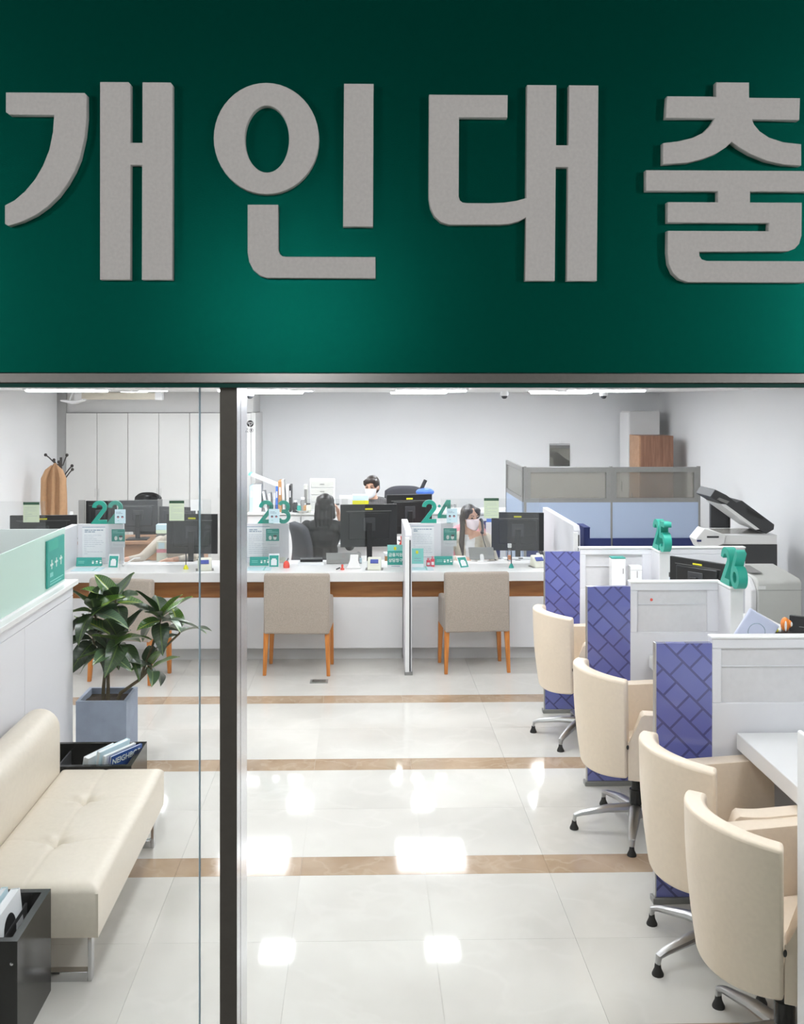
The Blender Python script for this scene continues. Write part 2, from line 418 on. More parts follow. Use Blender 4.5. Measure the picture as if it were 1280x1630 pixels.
def link(name, me, m, parent=None, bev=0.0, seg=2, smooth=True):
    o = bpy.data.objects.new(name, me); C.objects.link(o)
    if m is not None: me.materials.append(m)
    if smooth:
        me.polygons.foreach_set('use_smooth', [True] * len(me.polygons)); me.set_sharp_from_angle(angle=R(38))
    if bev:
        md = o.modifiers.new('bevel', 'BEVEL'); md.width = bev; md.segments = seg; md.limit_method = 'ANGLE'; md.angle_limit = R(40)
    if parent is not None: o.parent = parent
    return o
def tag(o, label=None, cat=None, group=None, kind=None):
    if label: o['label'] = label
    if cat: o['category'] = cat
    if group: o['group'] = group
    if kind: o['kind'] = kind
    return o
def thing(name, label, cat, loc=(0, 0, 0), rz=0.0, group=None):
    o = bpy.data.objects.new(name, None); C.objects.link(o)
    o.empty_display_size = 0.1
    o.location = loc; o.rotation_euler = (0, 0, rz)
    return tag(o, label, cat, group)
def dup(root, loc, rz=None, label=None, group=None):
    r = root.copy(); C.objects.link(r); r.location = loc
    if rz is not None: r.rotation_euler = (0, 0, rz)
    if label: r['label'] = label
    if group: r['group'] = group
    for ch in [o for o in C.objects if o.parent == root]:
        c = ch.copy(); C.objects.link(c); c.parent = r
        for g in [o for o in C.objects if o.parent == ch]:
            d = g.copy(); C.objects.link(d); d.parent = c
    return r
def struct(o):
    o['kind'] = 'structure'; return o
def bxo(name, m, parent, x0, x1, y0, y1, z0, z1, bev=0.0, seg=2):
    return MB().box(x0, x1, y0, y1, z0, z1).build(name, m, parent, bev, seg, smooth=bev > 0)
def curve_mesh(splines, ext, bevel=0.0):
    """outlines (lists of x, y) filled and given thickness; holes by even-odd"""
    cu = bpy.data.curves.new('outline', 'CURVE'); cu.dimensions = '2D'; cu.fill_mode = 'BOTH'
    cu.extrude = ext; cu.bevel_depth = bevel; cu.bevel_resolution = 1
    for pts in splines:
        sp = cu.splines.new('POLY'); sp.points.add(len(pts) - 1)
        for i, p in enumerate(pts): sp.points[i].co = (p[0], p[1], 0, 1)
        sp.use_cyclic_u = True
    o = bpy.data.objects.new('outline', cu); C.objects.link(o)
    dg = bpy.context.evaluated_depsgraph_get(); dg.update()
    me = bpy.data.meshes.new_from_object(o.evaluated_get(dg))
    bpy.data.objects.remove(o, do_unlink=True)
    return me
def text_mesh(txt, size, ext, align='CENTER', bold=0.0):
    cu = bpy.data.curves.new('lettering', 'FONT'); cu.body = txt; cu.size = size; cu.extrude = ext; cu.align_x = align; cu.align_y = 'CENTER'
    cu.offset = bold; cu.resolution_u = 3
    o = bpy.data.objects.new('lettering', cu); C.objects.link(o)
    dg = bpy.context.evaluated_depsgraph_get(); dg.update()
    me = bpy.data.meshes.new_from_object(o.evaluated_get(dg))
    bpy.data.objects.remove(o, do_unlink=True)
    return me
UPRIGHT = Matrix.Rotation(R(90), 4, 'X')       # lying outline -> standing, front towards -Y
def standing(name, me, m, parent=None, T=Matrix.Identity(4)):
    me.transform(T @ UPRIGHT)
    return link(name, me, m, parent, smooth=False)
def stroke(path, w):
    """outline of a pen stroke of width w along a path"""
    pts = [Vector((p[0], p[1])) for p in path]; L = []; Rr = []
    for i, p in enumerate(pts):
        if i == 0: d = pts[1] - p
        elif i == len(pts) - 1: d = p - pts[i - 1]
        else: d = (pts[i + 1] - p).normalized() + (p - pts[i - 1]).normalized()
        d.normalize(); n = Vector((-d.y, d.x))
        k = 1.0
        if 0 < i < len(pts) - 1:
            c = max(0.45, n.dot(Vector((-(p - pts[i - 1]).normalized().y, (p - pts[i - 1]).normalized().x)))); k = 1 / c
        L.append(p + n * w / 2 * k); Rr.append(p - n * w / 2 * k)
    return [tuple(p) for p in L] + [tuple(p) for p in reversed(Rr)]
def remeshed(mb, voxel, smooth_it=4):
    me = mb.mesh('raw'); o = bpy.data.objects.new('raw', me); C.objects.link(o)
    md = o.modifiers.new('r', 'REMESH'); md.mode = 'VOXEL'; md.voxel_size = voxel
    if smooth_it:
        sm = o.modifiers.new('s', 'SMOOTH'); sm.factor = 0.5; sm.iterations = smooth_it
    dg = bpy.context.evaluated_depsgraph_get(); dg.update()
    r = bpy.data.meshes.new_from_object(o.evaluated_get(dg))
    bpy.data.objects.remove(o, do_unlink=True)
    r.polygons.foreach_set('use_smooth', [True] * len(r.polygons))
    return r

# ================================================================ THE SETTING
CEIL = 2.475
XL, XR, YB, YG = -4.29, 4.50, 15.0, 2.62
# hall in front of the bank
struct(bxo('floor_hall', M_hallfloor, None, -6, 6, -6, 2.5, -0.12, 0.0))
struct(bxo('wall_hall_back', M_hallwall, None, -6, 6, -6.15, -6, 0, 5.0))
struct(bxo('wall_hall_left', M_hallwall, None, -6.15, -6, -6.15, 2.5, 0, 5.0))
struct(bxo('wall_hall_right', M_hallwall, None, 6, 6.15, -6.15, 2.5, 0, 5.0))
struct(bxo('ceiling_hall', M_hallceil, None, -6.15, 6.15, -6.15, 2.75, 5.0, 5.12))
# hall lights: two tall side panels added for the sign, one small wall lamp
def hall_light(label, x, y, z, rz, w, h):
    t = thing('hall_wall_light', label, 'lamp', (x, y, z), rz, 'hall wall lamps')
    bxo('housing', M_steeld, t, -w / 2 - 0.02, w / 2 + 0.02, 0.0, 0.06, -h / 2 - 0.02, h / 2 + 0.02)
    bxo('diffuser', M_halll, t, -w / 2, w / 2, -0.03, 0.0, -h / 2, h / 2)
hall_light('tall light panel added on the left wall of the hall to light the sign', -5.93, -3.6, 3.2, R(90), 0.5, 1.7)
hall_light('tall light panel added on the right wall of the hall to light the sign', 5.93, -3.6, 3.2, R(-90), 0.5, 1.7)
hall_light('small wall lamp on the back wall of the hall', -0.75, -5.93, 3.3, PI, 0.4, 0.16)

# bank floor: slab with tiles of cream marble and strips of brown marble
floor = struct(bxo('floor', M_base, None, XL, XR, 2.5, YB, -0.14, -0.004))
TX = [-0.31 + 0.62 * k for k in range(-4, 6)]         # joints across: -2.79 .. 2.79
bands = []
y = 2.50
strips = [3.62, 5.02, 6.42, 7.82, 9.22]
rows = [(2.5, 2.92, 0), (2.92, 3.52, 0), (3.52, 3.72, 1)]
for k in range(4):
    b0 = 3.72 + 1.4 * k
    rows += [(b0, b0 + 0.6, 0), (b0 + 0.6, b0 + 1.2, 0), (b0 + 1.2, b0 + 1.4, 1)]
shared = {}
G = 0.0005
for y0, y1, st in rows:
    for k in range(len(TX) - 1):
        key = (round(y1 - y0, 3), st)
        if key not in shared:
            me = MB().box(-0.31 + G, 0.31 - G, -(y1 - y0) / 2 + G, (y1 - y0) / 2 - G, -0.02, 0.0).mesh('tile')
            me.materials.append(M_strip if st else M_marble); shared[key] = me
        o = bpy.data.objects.new('marble_strip' if st else 'tile', shared[key]); C.objects.link(o)
        o.location = (TX[k] + 0.31, (y0 + y1) / 2, 0.0); o.parent = floor
bxo('side_floor', M_staff, floor, XL, TX[0], 2.5, 9.32, -0.02, 0.0)
bxo('side_floor', M_staff, floor, TX[-1], XR, 2.5, 9.32, -0.02, 0.0)
bxo('staff_floor', M_staff, floor, XL, XR, 9.32, YB, -0.02, 0.0)
# floor outlet
t = thing('floor_outlet', 'small square metal floor outlet in the marble before the middle chair', 'outlet', (X(508, 8.32), 8.32, 0))
bxo('plate', M_frameg, t, -0.075, 0.075, -0.055, 0.055, 0, 0.004)
bxo('lid', M_steel, t, -0.055, 0.055, -0.036, 0.036, 0.004, 0.007)

struct(bxo('wall_back', M_wall, None, XL - 0.12, XR + 0.12, YB, YB + 0.12, 0, CEIL))
struct(bxo('wall_left', M_wall, None, XL - 0.12, XL, 2.5, YB, 0, CEIL))
struct(bxo('wall_right', M_wall, None, XR, XR + 0.12, 2.5, YB, 0, CEIL))
ceiling = struct(bxo('ceiling', M_ceil, None, XL - 0.12, XR + 0.12, 2.75, YB + 0.12, CEIL, CEIL + 0.1))
struct(bxo('wall_front_upper', M_hallwall, None, -6.15, 6.15, 2.6, 2.75, 2.46, 5.0))
struct(bxo('wall_front_left', M_hallwall, None, -6.15, XL, 2.5, 2.7, 0, 2.46))
struct(bxo('wall_front_right', M_hallwall, None, XR, 6.15, 2.5, 2.7, 0, 2.46))

# steel trim under the sign, post, panes
SY = 2.50                                             # front of the sign
z592, z610, z617 = Z(592.5, SY), Z(610, SY), Z(617, SY)
struct(bxo('trim_1', M_steel, None, -6, 6, SY - 0.012, 2.66, z610, z592 - 0.002, 0.002))
struct(bxo('trim_2', M_gedge, None, -6, 6, SY + 0.0, 2.66, z617, z610 - 0.0005))
px0, px1 = X(350, 2.56), X(377, 2.56)
post = struct(bxo('trim_3', M_steeld, None, px0, px1, 2.56, 2.565, 0, z617))
bxo('post_body', M_postside, post, px0, px1, 2.565, 2.785, 0, z617)
jx = X(318, 2.64)
struct(bxo('window_1', M_glass, None, XL, jx - 0.0016, 2.635, 2.645, 0.0, z617))
struct(bxo('window_2', M_glass, None, jx + 0.0016, px0, 2.635, 2.645, 0.0, z617))
w3 = struct(bxo('window_3', M_glass, None, px1, XR, 2.635, 2.645, 0.0, z617))
struct(bxo('trim_4', M_edge, None, jx - 0.0016, jx + 0.0016, 2.634, 2.646, 0.0, z617))

# black sticker on the pane beside the post
t = thing('door_sticker', 'small black round emblem sticker on the glass right of the steel post', 'sticker', (X(398.3, 2.633), 2.6335, Z(674.3, 2.633)))
r = 5.3 * 2.63 / F
circ = [(r * math.cos(2 * PI * k / 32), r * math.sin(2 * PI * k / 32)) for k in range(32)]
bars = [[(-r * .8, r * .28), (r * .78, r * .28), (r * .78, r * .46), (-r * .8, r * .46)],
        [(-r * .22, -r * .95), (-r * .04, -r * .95), (-r * .04, r * .05), (-r * .22, r * .05)],
        [(r * .1, -r * .62), (r * .4, -r * .45), (r * .5, -r * .1), (r * .85, -r * .02), (r * .8, r * .12), (r * .34, r * .08), (r * .3, -r * .3), (r * .1, -r * .45)],
        [(-r * .8, -r * .08), (-r * .3, -r * .08), (-r * .3, r * .05), (-r * .82, r * .05)]]
standing('emblem', curve_mesh([circ] + bars, 0.0002), M_black, t)
ring = [(r * .6 * math.cos(2 * PI * k / 24) + r * .3, r * .6 * math.sin(2 * PI * k / 24) - r * 2.0) for k in range(24)]
ring2 = [(r * .5 * math.cos(2 * PI * k / 24) + r * .3, r * .5 * math.sin(2 * PI * k / 24) - r * 2.0) for k in range(24)]
bar = [(r * .12, -r * 2.3), (r * .48, -r * 2.3), (r * .48, -r * 1.65), (r * .12, -r * 1.65)]
standing('ring', curve_mesh([ring, ring2, bar], 0.0002), M_inkd, t)
standing('lettering', text_mesh('OL', r * .75, 0.0002), M_inkd, t, Matrix.Translation((-r * .95, 0, -r * 2.4)))
standing('lettering', text_mesh('ZI', r * .6, 0.0002), M_inkd, t, Matrix.Translation((-r * .85, 0, -r * 1.65)))

# ---------------------------------------------------------------- the sign
sign = thing('sign_board', 'dark green sign board with large white Korean letters above the glass', 'sign', (0, SY, 0))
bxo('panel', M_sign, sign, -6, 6, 0.0, 0.1, z592 - 0.001, 4.3)
LY = SY - 0.024
def S(pts, ox=0.0):
    return [(X(ox + a / 2.0, LY), Z(100 + b / 2.0, LY)) for a, b in pts]
def ellp(cx, cy, rx, ry, n=48):
    return [(cx + rx * math.cos(2 * PI * k / n), cy + ry * math.sin(2 * PI * k / n)) for k in range(n)]
g1 = S([(20, 104), (268, 104), (274, 110), (274, 180), (268, 240), (252, 310), (234, 352), (212, 390), (184, 428), (150, 461), (112, 488), (70, 508), (26, 522), (17, 517), (17, 460),
        (46, 445), (80, 416), (112, 378), (138, 334), (158, 284), (170, 226), (174, 171), (30, 171), (20, 164)])
g2 = S([(320, 69), (408, 69), (414, 75), (414, 261), (455, 261), (455, 69), (542, 69), (548, 76), (547, 691), (453, 691), (454, 327), (414, 327), (413, 691), (320, 691)])
n1 = S(ellp(848, 243, 166, 175)); n2 = S(ellp(850, 245, 72, 108))
n3 = S([(1097, 69), (1188, 69), (1186, 520), (1094, 520)])
n4 = S([(790, 455), (884, 455), (884, 596), (889, 610), (898, 618), (910, 620), (1194, 620), (1194, 684), (850, 684), (828, 677), (808, 660), (795, 635), (790, 606)])
d1 = S([(88, 102), (335, 102), (334, 170), (180, 170), (179, 425), (183, 438), (192, 445), (206, 447), (280, 447), (325, 445), (365, 439), (397, 430), (400, 69), (490, 69), (489, 261), (532, 261), (534, 69), (624, 69), (619, 691),
        (527, 691), (531, 327), (488, 327), (485, 691), (394, 691), (397, 487), (372, 501), (345, 509), (315, 512), (150, 513), (124, 505), (104, 486), (92, 460), (87, 430)], 640)
c1 = S([(846, 102), (1002, 102), (1002, 56), (1104, 56), (1104, 105), (1266, 105), (1264, 172), (1112, 170), (1120, 190), (1138, 212), (1168, 232), (1214, 247), (1270, 253), (1270, 318), (1215, 315), (1160, 303), (1110, 282), (1074, 261), (1050, 243),
        (1030, 262), (1000, 282), (960, 298), (910, 311), (833, 316), (833, 252), (880, 246), (925, 235), (960, 218), (985, 193), (1000, 168), (842, 168)], 640)
c2 = S([(779, 339), (1322, 339), (1322, 402), (1107, 402), (1107, 441), (1272, 441), (1271, 545), (1264, 570), (1250, 586), (1230, 594), (945, 596), (946, 612), (954, 624), (970, 629), (1284, 629), (1284, 694), (910, 694), (884, 685), (864, 666), (851, 637), (847, 600),
        (848, 533), (1170, 533), (1171, 503), (848, 503), (848, 441), (1008, 441), (1008, 402), (779, 402)], 640)
for spl in ([g1, g2], [n1, n2, n3, n4], [d1], [c1, c2]):
    standing('letter', curve_mesh(spl, 0.010, 0.0015), M_letter, sign, Matrix.Translation((0, -0.0125, 0)))

# ---------------------------------------------------------------- ceiling lamps and cameras of the bank
ord4 = ['first', 'second', 'third', 'fourth']
def lamp_long(x, y, label):
    t = thing('ceiling_light', label, 'ceiling light', (x, y, CEIL), 0, 'flat ceiling lights')
    MB().box(-0.37, 0.37, -0.3, 0.3, -0.012, 0.0).build('frame', M_white2, t)
    MB().box(-0.35, 0.35, -0.28, 0.28, -0.032, -0.012).build('diffuser', M_lamp, t, 0.008, 2)
def lamp_small(x, y, label, h=0.14):
    t = thing('ceiling_downlight', label, 'ceiling light', (x, y, CEIL), 0, 'square downlights')
    MB().box(-h - 0.03, h + 0.03, -h - 0.03, h + 0.03, -0.008, 0.0).build('frame', M_white2, t)
    MB().box(-h, h, -h, h, -0.014, -0.008).build('diffuser', M_lamp, t)
wh = {10.5: 'over the staff side', 12.9: 'near the back wall'}
for yy in (10.5, 12.9):
    for i, xx in enumerate((-3.1, -1.14, 0.72, 2.58)):
        if yy > 12 and i == 0:
            lamp_small(-3.0, 13.1, 'small square downlight added to brighten the wardrobes beside the coat rack'); continue  # added here to brighten the left back of the room
        lamp_long(xx, yy, 'flat rectangular ceiling light %s, %s from the left' % (wh[yy], ord4[i]))
wh = {3.4: 'just inside the glass front', 5.0: 'over the bench', 6.8: 'over the marble floor', 8.7: 'over the counter chairs', 11.9: 'over the back desks'}
for yy in (3.4, 5.0, 6.8, 8.7, 11.9):
    for i, xx in enumerate((-2.5, -0.75, 0.70, 2.16)):
        lamp_small(xx, yy, 'small square downlight %s, %s from the left' % (wh[yy], ord4[i]), {3.4: 0.21, 6.8: 0.26}.get(yy, 0.14))
for i, (cpx, lab) in enumerate([(398, 'beside the steel post'), (803, 'above the middle of the back wall'), (961, 'above the grey cabinet corner')]):
    t = thing('dome_camera', 'white ceiling dome camera ' + lab, 'camera', (X(cpx, 12.9), 12.9, CEIL), 0, 'ceiling dome cameras')
    MB().lathe([(0.05, 0), (0.055, -0.045), (0.05, -0.06), (0.03, -0.062)], n=18).build('housing', M_white2, t)
    MB().lathe([(0.04, -0.05), (0.038, -0.075), (0.025, -0.095), (0.002, -0.1)], n=18).build('dome', M_dark, t)
# long beige box under the ceiling at the left and the white device beside it
t = thing('screen_case', 'long beige projector screen case hung below the ceiling on the left', 'screen case', (X(190, 12.5), 12.5, CEIL))
MB().box(-0.54, 0.54, -0.05, 0.05, -0.11, -0.02).build('case', M_beigep, t, 0.01)
for sx in (-0.5, 0.5): bxo('end_cap', M_white2, t, sx - 0.045, sx + 0.045, -0.055, 0.055, -0.115, -0.0)
t = thing('router', 'white curved wireless router hanging at the top left corner', 'router', (X(117, 12.2), 12.2, CEIL))
MB().prism([(-0.14, -0.13), (0.0, -0.165), (0.14, -0.12), (0.14, -0.10), (0.0, -0.125), (-0.14, -0.11)], -0.08, 0.08, 'y').build('shell', M_white2, t, 0.008)
MB().tube([(0.0, 0, 0), (-0.02, 0, -0.06), (-0.05, 0, -0.125)], 0.012).build('bracket', M_white2, t)

# ================================================================ BACK OF THE ROOM
# wall of wardrobes on the left: three units of two doors
cx0, cx1, CY = X(105, 14.0), X(400, 14.0), 14.0
uw = (cx1 - cx0) / 3
ctop = Z(657, 14.0)
for i in range(3):
    t = thing('wardrobe', 'tall light grey two-door wardrobe %s' % ['next to the coat rack', 'between two others on the back wall', 'behind the steel post'][i], 'wardrobe', (cx0 + uw * (i + .5), CY, 0), 0, 'built-in wardrobes')
    bxo('body', M_dgap, t, -uw / 2, uw / 2, 0.02, 0.6, 0, ctop)
    for s in (-1, 1):
        a, b = (-uw / 2 + 0.004, -0.003) if s < 0 else (0.003, uw / 2 - 0.004)
        d = bxo('door', M_cab, t, a, b, 0, 0.02, 0.06, ctop - 0.004)
        bxo('handle', M_grey, d, (b - 0.03 if s < 0 else a + 0.015), (b - 0.015 if s < 0 else a + 0.03), -0.012, 0, 1.0, 1.12)
bxo_fill = struct(bxo('trim_5', M_grey, None, cx0 - 0.03, cx1 + 0.02, CY + 0.05, YB, ctop + 0.003, CEIL))
struct(bxo('trim_6', M_grey, None, cx1 + 0.001, cx1 + 0.06, CY - 0.01, YB, 0, ctop))
struct(bxo('trim_7', M_pillar, None, XL, cx0 - 0.002, CY + 0.02, CY + 0.12, 0, CEIL - 0.001))
# coat rack with camel coat
RX, RY = X(97, 12.9), 12.9
t = thing('coat_rack', 'dark metal coat rack with ball-ended hooks in the left corner', 'coat rack', (RX, RY, 0))
MB().tube([(0, 0, 0.02), (0, 0, 1.62)], 0.016, 12).build('pole', M_brown, t)
MB().lathe([(0.2, 0), (0.2, 0.015), (0.05, 0.035), (0.02, 0.05)], n=24).build('base', M_brown, t)
for dx, dy, zz in [(-0.18, -0.05, 1.655), (-0.12, 0.1, 1.58), (0.03, 0.16, 1.64), (0.16, -0.06, 1.515), (0.13, 0.06, 1.46), (0.02, -0.15, 1.57)]:
    h = MB().tube([(0, 0, zz - 0.14), (dx * 0.35, dy * 0.35, zz - 0.12), (dx * 0.75, dy * 0.75, zz - 0.04), (dx, dy, zz)], 0.008, 8).build('hook', M_brown, t)
    MB().ell((dx, dy, zz), 0.021, 12, 8).build('ball', M_brown, h)
coat = thing('coat', 'camel coat hanging on the coat rack', 'coat', (RX - 0.045, RY - 0.1, 0))
def coatfn(u, v):
    # v: 0 top .. 1 hem ; u around the draped cloth
    a = 2 * PI * u
    w = 0.018 + 0.12 * (1 - math.exp(-v * 9)) + 0.01 * v
    z = 1.535 - 0.72 * v - 0.02 * math.cos(2 * a) * (1 - v)
    fold = 1 + 0.16 * math.sin(7 * a) * min(1, v * 2)
    return (w * math.cos(a) * (1 + 0.05 * math.sin(5 * a)), 0.06 * fold * math.sin(a) * (0.4 + 0.6 * min(1, v * 2)), z)
MB().grid(coatfn, 56, 18).build('cloth', M_coat, coat, solid=0.008)
def sleeve(s):
    return MB().tube([(s * 0.03, -0.03, 1.525), (s * 0.085, -0.05, 1.455), (s * 0.118, -0.065, 1.36), (s * 0.122, -0.08, 1.05), (s * 0.105, -0.08, 0.81)], [0.012, 0.042, 0.056, 0.054, 0.05], 12, flat=0.7)
for s in (-1, 1): sleeve(s).build('sleeve', M_coat, coat)
MB().tube([(0.0, -0.055, 1.50), (0.005, -0.075, 1.36), (0.0, -0.085, 1.1), (-0.006, -0.085, 0.81)], [0.012, 0.026, 0.03, 0.036], 12, flat=0.7).build('front_fold', M_coat, coat)

# tall grey cabinet and wooden cabinet at the right wall
gx0, gx1 = X(1003, 14.35), X(1050, 14.35)
t = thing('filing_cabinet', 'tall pale grey cabinet in the far right corner', 'cabinet', ((gx0 + gx1) / 2, 14.6, 0))
gw = gx1 - gx0
bxo('body', M_grey, t, -gw / 2, gw / 2, -0.25, 0.25, 0, Z(655, 14.35))
d = bxo('door', M_white2, t, -gw / 2 - 0.02, -gw / 2, -0.245, 0.245, 0.05, Z(655, 14.35) - 0.02)
bxo('handle', M_frameg, d, -gw / 2 - 0.03, -gw / 2 - 0.02, 0.1, 0.13, 1.0, 1.15)
wx0, wx1 = X(1020, 13.6), X(1072, 13.6)
t = thing('wood_cabinet', 'brown wooden cabinet standing before the tall grey cabinet', 'cabinet', ((wx0 + wx1) / 2, 13.85, 0))
ww = wx1 - wx0; wt = Z(694, 13.6)
bxo('body', M_woodcab, t, -ww / 2, ww / 2, -0.25, 0.25, 0, wt)
d = bxo('door', M_deskwood, t, -ww / 2 - 0.02, -ww / 2, -0.25, 0.25, 0.03, wt)
bxo('handle', M_frameg, d, -ww / 2 - 0.03, -ww / 2 - 0.02, 0.1, 0.13, 0.9, 1.05)
# mirror on the back wall
t = thing('wall_mirror', 'small square mirror hanging on the white back wall', 'mirror', (X(891, YB - 0.01), YB - 0.012, Z(724.5, YB)))
hw = 16 * YB / F
bxo('glass', M_mirror, t, -hw, hw, -0.006, 0.0, -hw * 1.1, hw * 1.1)
bxo('backing', M_frameg, t, -hw - 0.004, hw + 0.004, 0.0, 0.01, -hw * 1.1 - 0.004, hw * 1.1 + 0.004)
MB().tube([(0, -0.004, hw * 1.1), (0, -0.01, hw * 1.1 + 0.03), (0, 0.004, hw * 1.1 + 0.05)], 0.006).build('hook', M_white2, t)

# cubicle with fabric panels
QY = 12.0
qx = [X(836, QY), X(972.5, QY), X(1112, QY)]
qt = Z(744, QY)
t = thing('cubicle_screen', 'office screen of pale blue fabric panels with grey frame and glazed top', 'partition', (0, QY, 0))
zb = Z(800, QY); zg0 = Z(800, QY); zn = Z(857, QY)
for i in range(2):
    a, b = qx[i] + 0.012, qx[i + 1] - 0.012
    bxo('fabric_panel', M_bfab, t, a, b, -0.03, 0.03, 0.30, zb)
    bxo('navy_panel', M_navy, t, a, b, -0.055, -0.03, 0.1, zn)
    g = bxo('pane', M_pfglass, t, a + 0.05, b - 0.05, -0.006, 0.006, zb + 0.05, qt - 0.06)
    fr = MB().box(a, b, -0.03, 0.03, qt - 0.06, qt).box(a, b, -0.03, 0.03, zb, zb + 0.05).box(a, a + 0.05, -0.03, 0.03, zb + 0.05, qt - 0.06).box(b - 0.05, b, -0.03, 0.03, zb + 0.05, qt - 0.06)
    fr.build('window_frame', M_frameg, t, smooth=False)
for xx in qx: bxo('post', M_frameg, t, xx - 0.012, xx + 0.012, -0.035, 0.035, 0, qt + 0.01)
# return panel
ry1 = 1.42
bxo('fabric_panel', M_bfab, t, qx[0] - 0.03, qx[0] + 0.0, 0.05, ry1, 0.1, zb)
bxo('pane', M_pfglass, t, qx[0] - 0.02, qx[0] - 0.008, 0.09, ry1 - 0.05, zb + 0.05, qt - 0.05)
MB().box(qx[0] - 0.03, qx[0], 0.04, ry1, qt - 0.05, qt).box(qx[0] - 0.03, qx[0], 0.04, ry1, zb, zb + 0.05).box(qx[0] - 0.03, qx[0], 0.04, 0.09, zb + 0.05, qt - 0.05).box(qx[0] - 0.03, qx[0], ry1 - 0.05, ry1, 0, qt).build('window_frame', M_frameg, t, smooth=False)

# white sideboard along the back wall
sb0, sb1 = X(393, 13.5) + 0.02, X(815, 13.5)
st = Z(815.5, 13.4)
n = 5
sw = (sb1 - sb0) / n
t = thing('back_worktop', 'long white worktop along the back wall', 'worktop', ((sb0 + sb1) / 2, 13.7, 0))
bxo('top', M_white, t, -(sb1 - sb0) / 2, (sb1 - sb0) / 2, -0.32, 0.3, st - 0.03, st, 0.004)
for i in range(n):
    t = thing('sideboard_unit', 'white two-door low cabinet under the back worktop, %s from the left' % ['first', 'second', 'third', 'fourth', 'fifth'][i], 'cabinet', (sb0 + sw * (i + .5), 13.7, 0), 0, 'low cabinets along the back wall')
    bxo('body', M_grey, t, -sw / 2 + 0.002, sw / 2 - 0.002, -0.28, 0.28, 0, st - 0.032)
    for s in (0, 1):
        bxo('door', M_white2, t, (-sw / 2 + 0.006) if s == 0 else 0.003, -0.003 if s == 0 else sw / 2 - 0.006, -0.3, -0.28, 0.06, st - 0.05)
ST = st

# ================================================================ THE COUNTER
FY = 8.85                                              # front edge of the worktop
fx = [-2.70, -1.155, 0.392, 1.91]                     # fins between the service places
WT = 0.822
cl, cr = -2.95, 1.865
t = thing('counter_worktop', 'long white worktop of the service counter', 'worktop', ((cl + cr) / 2, FY, 0))
hwc = (cr - cl) / 2
bxo('top', M_white, t, -hwc, hwc, 0.0, 0.62, WT - 0.085, WT, 0.004)
segs = [(cl, fx[0] - 0.032), (fx[0] + 0.032, fx[1] - 0.032), (fx[1] + 0.032, fx[2] - 0.032), (fx[2] + 0.032, cr)]
labs = ['far left by the low glass partition', 'below the number twenty-two', 'below the number twenty-three', 'below the number twenty-four']
for (a, b), lb in zip(segs, labs):
    t = thing('counter_unit', 'white counter front with walnut band ' + lb, 'counter', ((a + b) / 2, FY, 0), 0, 'counter fronts')
    h = (b - a) / 2
    bxo('front_panel', M_white2, t, -h, h, 0.13, 0.5, 0.115, 0.572)
    bxo('wood_band', M_wood, t, -h, h, 0.15, 0.5, 0.572, WT - 0.086)
    bxo('plinth', M_grey, t, -h, h, 0.20, 0.5, 0.0, 0.115)
FT = 1.235; PT = 1.195
def fin(x, y0, y1, top, label, dark=True):
    t = thing('counter_fin', label, 'partition', (x, y0, 0), 0, 'white fins between service places')
    L = y1 - y0
    MB().prism([(0.012, 0.02), (L, 0.02), (L, top), (0.05, top), (0.012, top - 0.04)], -0.028, 0.028, 'x').build('panel', M_panelw, t, 0.004)
    MB().prism([(0.0, 0.0), (0.03, 0.0), (0.03, top - 0.05), (0.0, top - 0.06)], -0.03, 0.006, 'x').build('edge_cap', M_white, t, 0.003)
    bxo('edge_groove', M_dgap, t, 0.006, 0.018, 0.002, 0.03, 0.03, top - 0.08)
    bxo('foot', M_frameg, t, -0.034, 0.034, -0.012, 0.05, 0.0, 0.025)
    return t
PY = 9.36                                              # notice panels and acrylic screens
fin(fx[0], 8.50, PY, PT, 'white counter fin left of the number twenty-two')
fin(fx[1], 8.50, PY, FT, 'white counter fin left of the number twenty-three, behind the steel post')
fin(fx[2], 8.50, PY, FT, 'white counter fin left of the number twenty-four')
fin(fx[3], 8.80, 10.35, FT, 'white counter fin at the right end of the counter')

def doc_lines(t, w, h, rows_, m, y=-0.0012, x0=None, z0=0.0, seed=0, name='text_lines', lh=0.35):
    rnd = random.Random(seed); mb = MB()
    for i in range(rows_):
        zz = z0 + h - (i + 0.5) * h / rows_
        x = -w / 2
        while x < w / 2 - w * 0.1:
            l = min(rnd.uniform(0.06, 0.22) * w, w / 2 - x)
            mb.box(x, x + l, y - 0.0004, y, zz - h / rows_ * lh / 2, zz + h / rows_ * lh / 2)
            x += l + 0.03 * w
            if rnd.random() < 0.12: break
    return mb.build(name, m, t, smooth=False)
